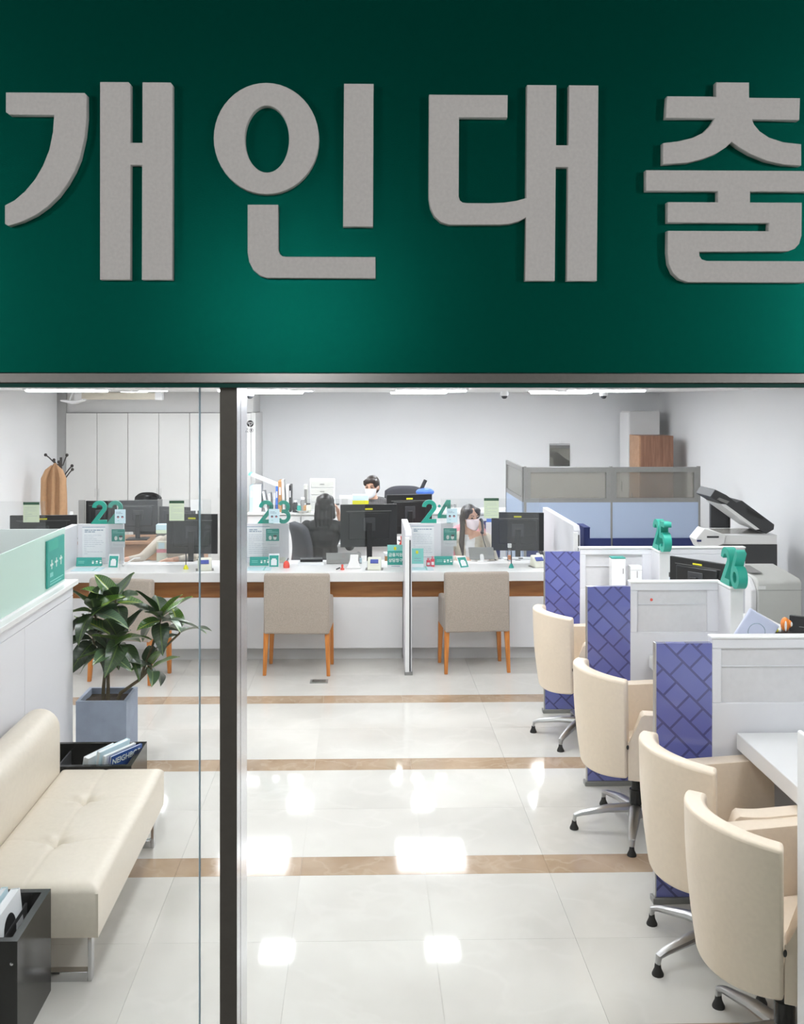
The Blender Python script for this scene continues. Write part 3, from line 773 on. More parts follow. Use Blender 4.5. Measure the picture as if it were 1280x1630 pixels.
# digits as pen strokes in a box 0.62 wide and 1 high
def arc(cx, cy, r, a0, a1, n=18, ry=None):
    ry = ry or r
    return [(cx + r * math.cos(R(a0 + (a1 - a0) * k / n)), cy + ry * math.sin(R(a0 + (a1 - a0) * k / n))) for k in range(n + 1)]
DW = 0.17
DIG = {
 '2': [stroke(arc(0.31, 0.70, 0.225, 180, -22, 18, 0.215) + [(0.10, 0.085), (0.62, 0.085)], DW)],
 '3': [stroke(arc(0.30, 0.715, 0.2, 150, -85, 16) + [(0.22, 0.52)], 0.15), stroke([(0.22, 0.52)] + arc(0.30, 0.30, 0.225, 80, -150, 18), 0.16)],
 '4': [[(0.38, 1.0), (0.56, 1.0), (0.56, 0.36), (0.64, 0.36), (0.64, 0.21), (0.56, 0.21), (0.56, 0.0), (0.40, 0.0), (0.40, 0.21), (0.0, 0.21), (0.0, 0.36)], [(0.40, 0.36), (0.40, 0.77), (0.17, 0.36)]],
 '5': [stroke([(0.56, 0.915), (0.16, 0.915), (0.13, 0.53)] + arc(0.30, 0.32, 0.235, 120, -150, 18), DW)],
 '6': [stroke([(0.44, 1.0), (0.22, 0.62), (0.105, 0.40)], 0.17)],
}
for k in DIG: DIG[k] = [[tuple(p) for p in s_] for s_ in DIG[k]]
def number_sign(txt, loc, rz, h, depth, gap, label):
    t = thing('number_sign', label, 'number sign', loc, rz, 'teal counter numbers')
    w = 0.62 * h
    tot = len(txt) * w + (len(txt) - 1) * gap
    for i, ch in enumerate(txt):
        ox = -tot / 2 + i * (w + gap)
        mbs = []
        if ch == '6':
            o_ = [(ox + (0.31 + 0.29 * math.cos(2 * PI * k / 32)) * h, (0.30 + 0.30 * math.sin(2 * PI * k / 32)) * h) for k in range(32)]
            i_ = [(ox + (0.31 + 0.135 * math.cos(2 * PI * k / 32)) * h, (0.30 + 0.15 * math.sin(2 * PI * k / 32)) * h) for k in range(32)]
            mbs.append(curve_mesh([o_, i_], depth / 2)); mbs.append(curve_mesh([[(ox + a * h, b * h) for a, b in DIG['6'][0]]], depth / 2 - 0.0005))
        else:
            if ch == '4': mbs.append(curve_mesh([[(ox + a * h, b * h) for a, b in sp] for sp in DIG['4']], depth / 2))
            for j, sp in enumerate(DIG[ch] if ch != '4' else []):
                mbs.append(curve_mesh([[(ox + a * h, b * h) for a, b in sp]], depth / 2 - 0.0004 * j))
        bm = bmesh.new()
        for me in mbs: bm.from_mesh(me)
        me = bpy.data.meshes.new('digit'); bm.to_mesh(me); bm.free()
        standing('digit', me, M_green, t, Matrix.Translation((0, 0, 0)))
    return t
PT = 1.195
WORDS = {'22': 'twenty-two', '23': 'twenty-three', '24': 'twenty-four'}
def place(no, x0, x1, s1, notice_x, nz, stp, lfp):
    """panel with posters at x0..x1 behind the counter, acrylic screen up to s1"""
    nm = 'number ' + WORDS[no]
    t = thing('notice_panel', 'white upright panel under the %s on the counter' % nm, 'panel', ((x0 + x1) / 2, PY, WT), 0, 'panels on the counter')
    h = (x1 - x0) / 2
    bxo('board', M_panelw, t, -h, h, 0.0, 0.03, 0, PT - WT, 0.003)
    bxo('cable_cover', M_ivory, t, h - 0.14, h - 0.03, -0.006, 0, 0.01, 0.055)
    # big white poster
    pw, ph = 0.215, 0.295
    pxc = x0 + 0.035 + pw / 2 if no != '22' else x0 + 0.15
    p = thing('wall_poster', 'white notice sheet with blue heading under the %s' % nm, 'poster', (pxc, PY, WT + 0.052), 0, 'white notice sheets')
    bxo('sheet', M_paper, p, -pw / 2, pw / 2, -0.0015, 0.0, 0, ph)
    bxo('top_border', M_ink, p, -pw / 2, pw / 2, -0.002, -0.0015, ph - 0.006, ph); bxo('bottom_border', M_ink, p, -pw / 2, pw / 2, -0.002, -0.0015, 0, 0.004)
    doc_lines(p, pw * 0.8, 0.032, 2, M_ink, -0.0017, z0=ph - 0.055, seed=int(no), name='heading', lh=0.6)
    doc_lines(p, pw * 0.84, 0.19, 11, M_ink, -0.0017, z0=0.035, seed=int(no) + 5, lh=0.14)
    # green leaflet
    g = thing('leaflet', 'teal leaflet with two small figures fixed beside the poster of %s' % nm, 'leaflet', (X(lfp, PY), PY, WT + 0.155), 0, 'teal leaflets')
    bxo('sheet', M_paper, g, -0.062, 0.062, -0.005, -0.002, 0, 0.17)
    bxo('picture', M_print, g, -0.062, 0.062, -0.0056, -0.005, 0.055, 0.17)
    MB().ell((-0.022, -0.006, 0.085), (0.014, 0.001, 0.02)).ell((0.022, -0.006, 0.085), (0.016, 0.001, 0.02)).build('figures', M_inkw, g)
    MB().ell((0.024, -0.0068, 0.102), (0.017, 0.001, 0.01)).build('figure_hair', M_inkd, g)
    doc_lines(g, 0.1, 0.03, 2, M_mint, -0.0057, z0=0.13, seed=3, lh=0.5)
    doc_lines(g, 0.09, 0.02, 2, M_ink, -0.0051, z0=0.018, seed=4, lh=0.2)
    # acrylic screen
    a0 = X(stp - 18, PY)
    AY = PY - 0.035
    s = thing('acrylic_screen', 'clear acrylic screen on the counter right of the %s' % nm, 'screen', ((a0 + s1) / 2, AY, WT), 0, 'acrylic counter screens')
    sh = (s1 - a0) / 2; at = Z(794, AY) - WT
    bxo('sheet', M_acryl, s, -sh, sh, -0.002, 0.002, 0.035, at)
    for sx in (-sh + 0.02, sh - 0.05): bxo('clip', M_edge, s, sx, sx + 0.02, -0.012, 0.012, 0.0, 0.05)
    # pale blue sticker and bank name on the screen
    st_ = thing('screen_sticker', 'pale blue sticker with two faces on the acrylic screen of %s' % nm, 'sticker', (X(stp, AY), AY - 0.0022, Z(832, AY)), 0, 'pale blue screen stickers')
    bxo('sheet', M_pale, st_, -0.05, 0.05, -0.001, 0.0, 0, 0.132)
    MB().ell((-0.02, -0.0013, 0.06), (0.011, 0.0006, 0.011)).ell((0.02, -0.0013, 0.06), (0.011, 0.0006, 0.011)).build('faces', M_inkd, st_)
    MB().ell((-0.02, -0.0018, 0.056), (0.006, 0.0006, 0.005)).ell((0.02, -0.0018, 0.056), (0.008, 0.0006, 0.006)).build('masks', M_pinkf, st_)
    doc_lines(st_, 0.075, 0.024, 2, M_ink, -0.0011, z0=0.088, seed=9, lh=0.5)
    doc_lines(st_, 0.05, 0.014, 1, M_mint, -0.0011, z0=0.02, seed=2, lh=0.4)
    if no != '22':
        lg = thing('bank_name_strip', 'clear strip with the bank name on the screen of %s' % nm, 'lettering', (a0 + 0.07, AY - 0.0025, Z(806, AY)), 0, 'bank name strips')
        standing('lettering', text_mesh('하나은행', 0.036, 0.0003), M_inkd, lg, Matrix.Translation((0.012, 0, 0)))
        MB().ell((-0.085, 0, 0.002), (0.014, 0.0005, 0.014)).build('emblem', M_print, lg)
    if notice_x is not None:
        n_ = thing('safety_notice', 'pale green notice with dark green heading on the screen of %s' % nm, 'notice', (notice_x, AY - 0.0022, Z(nz, AY)), 0, 'pale green notices')
        bxo('sheet', M_lgreen, n_, -0.07, 0.07, -0.001, 0.0, 0, 0.188)
        bxo('heading', M_dgreen, n_, -0.07, 0.07, -0.0016, -0.001, 0.163, 0.188)
        doc_lines(n_, 0.11, 0.13, 8, M_ink, -0.0011, z0=0.018, seed=int(no) * 3, lh=0.14)
    return t
P22 = (fx[0] + 0.03, X(197, PY)); P23 = (fx[1] + 0.03, X(460, PY)); P24 = (fx[2] + 0.03, X(722, PY))
place('22', P22[0], P22[1], X(337, PY), X(282.5, PY), 828, 191.5, 188.5)
place('23', P23[0], P23[1], X(581, PY), None, 0, 436.5, 434)
place('24', P24[0], P24[1], X(857, PY), X(781.5, PY), 825, 719.5, 716.5)
nh = 0.218
number_sign('22', (X(170.5, PY), PY + 0.015, PT), 0, nh, 0.028, 0.012, 'teal standing number twenty-two on the leftmost counter panel')
number_sign('23', (X(437.5, PY), PY + 0.015, PT), 0, nh, 0.028, 0.03, 'teal standing number twenty-three on the counter panel beside the post')
number_sign('24', (X(696, PY), PY + 0.015, PT), 0, nh, 0.028, 0.012, 'teal standing number twenty-four on the right counter panel')
# place 21: screen and notice left of the glass partition
s = thing('acrylic_screen', 'clear acrylic screen above the low frosted partition at far left', 'screen', (X(35, PY), PY - 0.035, WT), 0, 'acrylic counter screens')
bxo('sheet', M_acryl, s, -0.6, 0.23, -0.002, 0.002, 0.035, Z(796, PY) - WT)
bxo('clip', M_edge, s, -0.5, -0.48, -0.012, 0.012, 0.0, 0.05)
bxo('clip', M_edge, s, 0.1, 0.12, -0.012, 0.012, 0.0, 0.05)
n_ = thing('safety_notice', 'pale green notice with dark green heading at the far left under the coat', 'notice', (X(52, PY), PY - 0.038, Z(829, PY)), 0, 'pale green notices')
bxo('sheet', M_lgreen, n_, -0.075, 0.075, -0.001, 0.0, 0, 0.188)
bxo('heading', M_dgreen, n_, -0.075, 0.075, -0.0016, -0.001, 0.163, 0.188)
doc_lines(n_, 0.12, 0.13, 8, M_ink, -0.0011, z0=0.018, seed=77, lh=0.14)

# ---------------------------------------------------------------- small things on the counter
def name_plate(x, y, w, label):
    t = thing('name_plate', label, 'name plate', (x, y, WT), 0, 'teal name plates')
    MB().prism([(-0.03, 0), (0.03, 0), (0.004, 0.078), (-0.004, 0.078)], -w / 2, w / 2, 'x').build('body', M_print, t, 0.002)
    T = Matrix.Translation((0, -0.0185, 0.038)) @ Matrix.Rotation(R(-18.4), 4, 'X')
    mb = MB()
    for k, dx in enumerate((0.04, 0.075, 0.11) if w > 0.2 else (0.01, 0.04, 0.07)):
        mb.ell((dx, -0.0006, [-0.008, 0.004, -0.006][k]), (0.010, 0.001, 0.009), 12, 6, T).box(dx - 0.010, dx + 0.010, -0.0014, 0.0, [0.006, -0.014, 0.01][k], [0.010, -0.010, 0.014][k], T)
    mb.build('lettering', M_inkw, t, smooth=False)
    doc = MB()
    for k in range(2): doc.box(-w / 2 + 0.02, -w / 2 + 0.075, -0.0012, 0, -0.01 + 0.014 * k, -0.005 + 0.014 * k, T)
    doc.build('small_lettering', M_mint, t, smooth=False)
name_plate(X(142, 9.25), 9.25, 0.23, 'teal name plate below the number twenty-two')
name_plate(X(415, 9.25), 9.25, 0.2, 'teal name plate below the number twenty-three by the post')
name_plate(X(706, 9.25), 9.25, 0.17, 'teal name plate below the number twenty-four')
def qr_stand(x, y, rz, lean, label):
    t = thing('card_stand', label, 'card stand', (x, y, WT), rz, 'small teal card stands')
    T = Matrix.Rotation(R(-lean), 4, 'X')
    MB().box(-0.048, 0.048, -0.003, 0.003, 0.0, 0.125, T).build('card', M_paper, t, 0.001)
    MB().box(-0.042, 0.042, -0.0045, -0.003, 0.006, 0.11, T).build('face', M_print, t, smooth=False)
    MB().box(-0.026, 0.026, -0.0055, -0.0045, 0.02, 0.07, T).box(-0.018, 0.018, -0.0055, -0.0045, 0.07, 0.082, T).build('print', M_paper, t, smooth=False)
    MB().box(-0.02, 0.02, 0.0, 0.05, 0.0, 0.004).build('foot', M_paper, t, smooth=False)
qr_stand(X(180, 9.12), 9.12, R(-8), 14, 'small teal card stand on the counter below the number twenty-two, behind the plant')
qr_stand(X(436, 9.12), 9.12, 0, 10, 'upright small teal card stand beside the orange holder')
qr_stand(X(740, 9.05), 9.05, R(24), 38, 'tilted small teal card stand beside the pink bottles')
def leaf_glass(x, y, w, label):
    t = thing('desk_mat', label, 'desk mat', (x, y, WT + 0.0005))
    bxo('sheet', M_pale, t, -w / 2, w / 2, -0.1, 0.1, 0, 0.003)
    bxo('stripe', M_mint, t, w / 2 - 0.07, w / 2 - 0.055, -0.1, 0.1, 0.003, 0.0036)
    MB().box(-w * .4, w * .2, -0.06, -0.05, 0.003, 0.0036).box(-w * .4, w * .1, -0.02, -0.012, 0.003, 0.0036).box(-w * .4, w * .15, 0.03, 0.038, 0.003, 0.0036).build('print', M_mint, t, smooth=False)
leaf_glass(X(140, 9.05), 9.05, 0.26, 'pale blue printed sheet lying before the teal name plate of number twenty-two')
leaf_glass(X(413, 9.05), 9.05, 0.22, 'pale blue printed sheet lying on the counter beside the steel post')
leaf_glass(X(672, 9.03), 9.03, 0.2, 'pale blue printed sheet lying before the pink bottles')
# orange pen holder and red stamp
t = thing('pen_holder', 'coral orange domed holder on the counter below the number twenty-three', 'pen holder', (X(456, 9.1), 9.1, WT))
MB().lathe([(0.028, 0), (0.03, 0.02), (0.026, 0.045), (0.012, 0.062), (0.004, 0.066)], n=18).build('body', M_red, t)
MB().tube([(0, 0, 0.055), (0.02, -0.01, 0.09)], 0.004).build('pen', M_inkd, t)
t = thing('stamp', 'small red stamp with black pen on the counter before the white stand', 'stamp', (X(545, 8.98), 8.98, WT))
MB().lathe([(0.018, 0), (0.018, 0.012), (0.009, 0.02), (0.011, 0.045), (0.005, 0.05)], n=16).build('body', M_red, t)
MB().tube([(-0.055, -0.012, 0.006), (-0.02, 0.0, 0.02)], 0.006).build('pen', M_inkd, t)
# white curved phone stand
t = thing('display_stand', 'white curved plastic stand on the counter beside the red stamp', 'stand', (X(562, 9.05), 9.05, WT))
MB().prism([(-0.07, 0), (0.075, 0), (0.06, 0.03), (0.045, 0.075), (0.05, 0.125), (-0.025, 0.125), (-0.03, 0.07), (-0.05, 0.025)], -0.012, 0.012, 'y', Matrix.Rotation(R(-12), 4, 'X')).build('plate', M_white, t, 0.004)
MB().box(-0.05, 0.05, 0.0, 0.07, 0.0, 0.008).build('foot', M_white, t, 0.002)
# laptops lying behind the slit
t = thing('tablet', 'grey tablet lying tilted on the counter before the woman in black', 'tablet', (X(548, 9.3), 9.3, WT), R(4))
MB().box(-0.165, 0.165, -0.004, 0.004, 0.0, 0.15, Matrix.Translation((0, 0, 0.005)) @ Matrix.Rotation(R(-58), 4, 'X')).build('slab', M_frameg, t, 0.003)
MB().box(-0.155, 0.155, 0.002, 0.006, 0.008, 0.142, Matrix.Translation((0, 0, 0.005)) @ Matrix.Rotation(R(-58), 4, 'X')).build('screen', M_black, t)
t = thing('document_tray', 'white papers under a black tray on the counter before the woman in black', 'papers', (X(495, 9.28), 9.28, WT))
MB().box(-0.12, 0.12, -0.06, 0.08, 0, 0.025, Matrix.Rotation(R(3), 4, 'Z')).build('papers', M_paper, t, 0.003)
MB().box(-0.1, 0.11, -0.02, 0.1, 0.026, 0.05, Matrix.Rotation(R(3), 4, 'Z')).build('tray', M_black, t, 0.004)
def card_reader(x, y, rz, label):
    t = thing('card_reader', label, 'card reader', (x, y, WT), rz, 'ivory card readers')
    MB().prism([(-0.07, 0), (0.06, 0), (0.05, 0.035), (-0.045, 0.105), (-0.055, 0.105)], -0.062, 0.062, 'x', Matrix.Rotation(PI, 4, 'Z')).build('body', M_ivory, t, 0.008)
    T = Matrix.Translation((0, -0.008, 0.072)) @ Matrix.Rotation(R(-54), 4, 'X')
    MB().box(-0.036, 0.036, -0.004, 0.004, -0.02, 0.024, T).build('display', M_lcd, t)
    MB().box(-0.08, 0.08, -0.05, 0.06, 0.0, 0.006).build('mat', M_frameg, t)
card_reader(X(326, 9.0), 9.0, R(10), 'ivory card reader beside the glass joint at number twenty-two')
card_reader(X(596, 9.0), 9.0, R(-3), 'ivory card reader left of the teal consultation sign')
card_reader(X(858, 9.1), 9.1, R(15), 'ivory card reader at the right end of the counter')
# consultation sign
t = thing('consultation_sign', 'small teal counter sign with white Korean writing left of the fin', 'sign', (X(630, 9.1), 9.1, WT), R(0))
T = Matrix.Rotation(R(-8), 4, 'X')
sw_, sh_ = 0.152, 0.205
MB().box(-sw_ / 2, sw_ / 2, -0.003, 0.003, 0, sh_, T).build('board', M_paper, t, 0.001)
MB().box(-sw_ / 2, sw_ / 2, -0.004, -0.003, 0.022, 0.15, T).build('teal_field', M_print, t, smooth=False)
MB().box(-sw_ / 2, sw_ / 2, -0.004, -0.003, 0.15, sh_, T).build('picture', M_mint, t, smooth=False)
MB().ell((-0.005, -0.0045, 0.172), (0.013, 0.001, 0.016), M=T).build('figure', M_yellow, t)
standing('lettering', text_mesh('금융지원', 0.036, 0.0006, bold=0.0007), M_inkw, t, T @ Matrix.Translation((0, -0.005, 0.112)))
standing('lettering', text_mesh('상담창구', 0.036, 0.0006, bold=0.0007), M_inkw, t, T @ Matrix.Translation((0, -0.005, 0.062)))
MB().box(-0.04, 0.04, -0.0036, -0.003, 0.008, 0.014, T).build('footer', M_ink, t, smooth=False)
MB().box(-0.07, 0.07, 0.0, 0.06, 0.0, 0.004).build('foot', M_edge, t)
# pale leaflet stand right of fin, pink bottles, teal spray
t = thing('leaflet_stand', 'pale mint leaflet in a clear stand right of the counter fin', 'leaflet stand', (X(665, 9.08), 9.08, WT))
T = Matrix.Rotation(R(-8), 4, 'X')
MB().box(-0.054, 0.054, -0.002, 0.002, 0, 0.175, T).build('leaflet', M_mint, t)
MB().box(-0.054, 0.054, -0.003, -0.002, 0, 0.035, T).build('white_band', M_paper, t)
MB().ell((-0.005, -0.003, 0.14), (0.012, 0.001, 0.016), M=T).build('figure', M_yellow, t)
MB().box(-0.035, 0.035, -0.003, -0.002, 0.06, 0.066, T).box(-0.035, 0.03, -0.003, -0.002, 0.08, 0.086, T).build('text_lines', M_ink, t)
MB().box(-0.05, 0.05, 0.0, 0.06, 0.0, 0.004).build('foot', M_edge, t)
for i, (dx, hh) in enumerate([(682, 0.075), (688.5, 0.095)]):
    t = thing('pink_bottle', ['shorter pink bottle of the pair below the number twenty-four', 'taller pink bottle of the pair below the number twenty-four'][i], 'bottle', (X(dx, 9.15), 9.15 - 0.02 * i, WT), 0, 'pink bottles')
    MB().box(-0.018, 0.018, -0.015, 0.015, 0, hh * 0.78).build('body', M_pink, t, 0.006, 3)
    MB().lathe([(0.008, hh * 0.76), (0.008, hh * 0.9), (0.012, hh * 0.92), (0.012, hh)], n=12).build('cap', M_pinkf, t)
    bxo('label', M_paper, t, -0.012, 0.012, -0.0165, -0.015, hh * .2, hh * .5)
for ppx, col, lab in [(814, M_print, 'black pen in a teal holder on the counter before the right monitor'), (296, M_yellow, 'black pen in a yellow holder on the counter below the left monitor')]:
    t = thing('pen_stand', lab, 'pen stand', (X(ppx, 9.05), 9.05, WT), 0, 'counter pens')
    MB().lathe([(0.024, 0), (0.022, 0.012), (0.011, 0.035), (0.006, 0.04)], n=14).build('holder', col, t)
    MB().tube([(0, 0, 0.035), (0.001, 0, 0.15)], 0.0045, 8).build('pen', M_inkd, t)
t = thing('phone_cable', 'white cable hooked over the counter edge below the number twenty-two', 'cable', (X(205, 9.3), 9.3, WT))
MB().tube([(-0.03, -0.1, 0.006), (0.0, -0.05, 0.03), (0.05, 0, 0.06), (0.1, 0.03, 0.06)], 0.006, 8).build('cord', M_white, t)
MB().ell((-0.03, -0.1, 0.013), 0.013).build('plug', M_white, t)

# ---------------------------------------------------------------- counter chairs
def counter_chair(label, loc, rz):
    t = thing('visitor_chair', label, 'chair', loc, rz, 'taupe visitor chairs at the counter')
    # faces +Y (towards the counter); back at y = 0
    MB().prism([(-0.02, 0.355), (0.07, 0.37), (0.085, 0.84), (0.07, 0.868), (0.015, 0.868), (0.0, 0.845)], -0.282, 0.282, 'x').build('backrest', M_taupe, t, 0.018, 3)
    MB().box(-0.27, 0.27, 0.06, 0.43, 0.34, 0.47).build('seat', M_taupe, t, 0.03, 3)
    for s in (-1, 1):
        MB().prism([(0.06, 0.36), (0.40, 0.36), (0.40, 0.60), (0.37, 0.63), (0.06, 0.65)], s * 0.257 - 0.027, s * 0.257 + 0.027, 'x').build('armrest', M_taupe, t, 0.02, 3)
    for sx in (-1, 1):
        for yy, dy in ((0.03, -0.03), (0.38, 0.0)):
            b = sx * 0.262
            MB().add([(b - 0.014 + sx * .012, yy - 0.014 + dy, 0), (b + 0.014 + sx * .012, yy - 0.014 + dy, 0), (b + 0.014 + sx * .012, yy + 0.014 + dy, 0), (b - 0.014 + sx * .012, yy + 0.014 + dy, 0),
                      (b - 0.022, yy - 0.022, 0.37), (b + 0.022, yy - 0.022, 0.37), (b + 0.022, yy + 0.022, 0.37), (b - 0.022, yy + 0.022, 0.37)],
                     [(0, 3, 2, 1), (4, 5, 6, 7), (0, 1, 5, 4), (1, 2, 6, 5), (2, 3, 7, 6), (3, 0, 4, 7)]).build('leg', M_leg, t, 0.003)
    return t
ch = counter_chair('taupe fabric chair with orange wooden legs before the number twenty-three', (X(472, 8.5), 8.5, 0), R(-3))
dup(ch, (X(760, 8.54), 8.54, 0), R(4), 'taupe fabric chair with orange wooden legs before the number twenty-four')
dup(ch, (X(190, 8.3), 8.3, 0), R(-14), 'taupe fabric chair with orange wooden legs behind the potted plant')

# ================================================================ LEFT: low partition, bench, plant, racks
PX = -1.845
PEND = 6.36
pt = thing('low_partition', 'low white panel wall behind the bench with a white ledge', 'partition', (PX, 0, 0))
LT = EYE - 0.617 * 1.845
ys = [2.7, 3.62, 4.54, 5.46, PEND]
for i in range(4):
    bxo('panel', M_panelw, pt, -0.12, 0.0, ys[i] + 0.002, ys[i + 1] - 0.002, 0.06, LT - 0.10)
bxo('upper_rail', M_panelw, pt, -0.12, 0.0, 2.7, PEND, LT - 0.096, LT - 0.03)
bxo('ledge', M_white, pt, -0.15, 0.03, 2.7, PEND + 0.02, LT - 0.03, LT, 0.003)
bxo('plinth', M_grey, pt, -0.11, -0.01, 2.7, PEND, 0, 0.058)
GX = PX - 0.03
GT = EYE - 0.424 * 1.875
gs = thing('frosted_screen', 'pale green frosted glass screen standing on the low partition', 'glass screen', (GX, 0, LT))
bxo('pane', M_frost, gs, -0.006, 0.006, 2.7, 6.27, 0.002, GT - LT)
bxo('rail', M_white, gs, -0.012, 0.012, 2.7, 6.27, 0, 0.012)
g2_ = thing('frosted_screen', 'grey frosted glass screen running left behind the green one', 'glass screen', (GX, 6.28, 0))
bxo('pane', M_frostg, g2_, -2.4, -0.01, -0.006, 0.006, LT, Z(840.5, 6.28))
bxo('base_panel', M_panelw, g2_, -2.4, -0.17, -0.04, 0.04, 0, LT)
pl = thing('queue_sign', 'teal sign plate with white writing fixed to the frosted green glass', 'sign', (GX + 0.008, 6.05, LT + 0.03), 0)
sy = 0.165
MB().box(0.0, 0.012, -sy, sy, 0.0, 0.28).build('plate', M_print, pl, 0.002)
MB().box(0.012, 0.0126, -sy + 0.02, -sy + 0.2, 0.215, 0.275).build('tab', M_green, pl, smooth=False)
mb = MB()
for k in range(3): mb.box(0.012, 0.0135, -sy + 0.05 + 0.09 * k, -sy + 0.10 + 0.09 * k, 0.125 + 0.006 * k, 0.137 + 0.006 * k).box(0.012, 0.0135, -sy + 0.07 + 0.09 * k, -sy + 0.082 + 0.09 * k, 0.105, 0.16)
mb.build('lettering', M_inkw, pl, smooth=False)
MB().box(0.012, 0.0135, -sy + 0.04, -sy + 0.10, 0.06, 0.085).box(0.012, 0.0135, -sy + 0.04, -sy + 0.3, 0.03, 0.036).box(0.012, 0.0135, -sy + 0.04, -sy + 0.26, 0.015, 0.02).build('pictogram', M_mint, pl, smooth=False)

# bench
bn = thing('bench', 'ivory leather waiting bench with chrome legs and tufted seat', 'bench', (-1.06, 4.0, 0))
BL, BW = 1.315, 0.545
tufts = [(-0.30, 0.44), (-0.30, 0.90)]
def seatfn(u, v):
    x = -BW + u * BW; yy = v * BL
    z = 0.405
    e = min(min(u, 1 - u) * BW, min(v, 1 - v) * BL)
    z -= 0.03 * math.exp(-e / 0.018)
    for tx, ty in tufts:
        d = math.hypot((x - tx), (yy - ty))
        z -= 0.030 * math.exp(-(d / 0.03) ** 2) + 0.016 * math.exp(-(d / 0.12) ** 2)
        an = math.atan2(yy - ty, x - tx); z -= 0.006 * math.cos(4 * an) * math.exp(-((d - 0.05) / 0.045) ** 2)
        z -= 0.004 * math.exp(-abs(yy - ty) / 0.006) * math.exp(-((x - tx) / 0.3) ** 2)
    z -= 0.005 * math.exp(-abs(x + 0.30) / 0.006)
    return (x, yy, z)
mb = MB(); nu, nv = 72, 150
mb.grid(seatfn, nu, nv)
# side walls of the seat
def wall(pts):
    for a, b in zip(pts[:-1], pts[1:]):
        mb.add([a, b, (b[0], b[1], 0.20), (a[0], a[1], 0.20)], [(0, 1, 2, 3)])
wall([seatfn(i / nu, 0) for i in range(nu + 1)]); wall([seatfn(1, j / nv) for j in range(nv + 1)])
wall([seatfn(1 - i / nu, 1) for i in range(nu + 1)]); wall([seatfn(0, 1 - j / nv) for j in range(nv + 1)])
mb.add([(-BW, 0, 0.20), (0, 0, 0.20), (0, BL, 0.20), (-BW, BL, 0.20)], [(3, 2, 1, 0)])
me = mb.mesh('seat'); bm = bmesh.new(); bm.from_mesh(me); bmesh.ops.remove_doubles(bm, verts=bm.verts, dist=0.0005); bmesh.ops.recalc_face_normals(bm, faces=bm.faces); bm.to_mesh(me); bm.free()
seat = link('seat', me, M_bench, bn)
for tx, ty in tufts: MB().ell((tx, ty, 0.360), (0.012, 0.012, 0.006), 12, 6).build('button', M_bench, seat)
prof = [(-BW - 0.21, 0.24)] + [(-BW - 0.105 + 0.105 * math.cos(R(a)), 0.615 + 0.105 * math.sin(R(a))) for a in range(180, -1, -15)] + [(-BW + 0.0, 0.24)]
MB().prism(prof, -0.3, BL, 'y').build('backrest', M_bench, bn, 0.02, 3)
for yy in (0.06, BL - 0.06):
    mb = MB()
    for xx in (-0.045, -0.60):
        mb.box(xx - 0.008, xx + 0.008, yy - 0.02, yy + 0.02, 0, 0.2)
    mb.box(-0.592, -0.053, yy - 0.02, yy + 0.02, 0.0, 0.04)
    mb.build('leg', M_chrome, bn, 0.002)

# magazine racks
def rack(label, x0, x1, y0, y1, h, divs):
    t = thing('magazine_rack', label, 'magazine rack', ((x0 + x1) / 2, (y0 + y1) / 2, 0), 0, 'black magazine racks')
    w, d = (x1 - x0) / 2, (y1 - y0) / 2
    th = 0.028
    bxo('side_panel', M_blackg, t, -w, w, -d, -d + th, 0, h)
    bxo('side_panel', M_blackg, t, -w, w, d - th, d, 0, h)
    bxo('end_panel', M_blackg, t, w - th, w, -d + th, d - th, 0, h)
    bxo('end_panel', M_blackg, t, -w, -w + th, -d + th, d - th, 0, h)
    bxo('shelf', M_black, t, -w + th, w - th, -d + th, d - th, 0.02, 0.10)
    for dv in divs: bxo('divider', M_dark, t, dv - 0.004, dv + 0.004, -d + th, d - th, 0.1, h - 0.04)
    MB().lathe([(0.006, 0), (0.006, 0.003), (0.003, 0.004)], n=10, M=Matrix.Translation((w - 0.02, -d, h - 0.08)) @ Matrix.Rotation(R(90), 4, 'X')).build('screw', M_chrome, t)
    return t
rack('black glossy magazine rack at the near end of the bench', -1.58, -1.243, 3.60, 3.985, 0.405, [-0.1, 0.08])
rack('black magazine rack between the bench and the planter', -1.78, -1.243, 5.36, 5.745, 0.388, [-0.16, 0.0, 0.13])
def magazine(label, loc, w, h, tk, M_cover, tilt, rz=0.0, title=None, rnd=False):
    t = thing('magazine', label, 'magazine', loc, rz, 'magazines in the racks')
    T = Matrix.Rotation(R(tilt), 4, 'Y')
    MB().box(-tk / 2, tk / 2, -w / 2 + 0.003, w / 2 - 0.003, 0.002, h - 0.003, T).build('pages', M_paper, t)
    MB().box(tk / 2, tk / 2 + 0.002, -w / 2, w / 2, 0, h, T).box(-tk / 2 - 0.002, -tk / 2, -w / 2, w / 2, 0, h, T).box(-tk / 2, tk / 2, w / 2 - 0.003, w / 2, 0, h, T).build('cover', M_cover, t, smooth=False)
    if title:
        me = text_mesh(title, 0.045, 0.0004, bold=0.0008)
        me.transform(T @ Matrix.Translation((tk / 2 + 0.0026, 0, h - 0.035)) @ Matrix.Rotation(R(90), 4, 'Z') @ UPRIGHT)
        link('title', me, M_inkw, t, smooth=False)
    if rnd:
        MB().ell((tk / 2 + 0.002, -0.01, h * 0.66), (0.0008, w * 0.26, h * 0.22), M=T).build('portrait', M_black, t)
    return t
magazine('white magazine with a dark round picture in the near rack', (-1.325, 3.78, 0.16), 0.25, 0.29, 0.03, M_paper, -6, 0, None, True)
magazine('pale blue magazine behind the one with the round picture', (-1.375, 3.80, 0.16), 0.25, 0.285, 0.02, M_pale, -6)
magazine('white folded magazine left of the pair in the far rack', (-1.50, 5.55, 0.15), 0.24, 0.27, 0.03, M_paper, 12, R(-25))
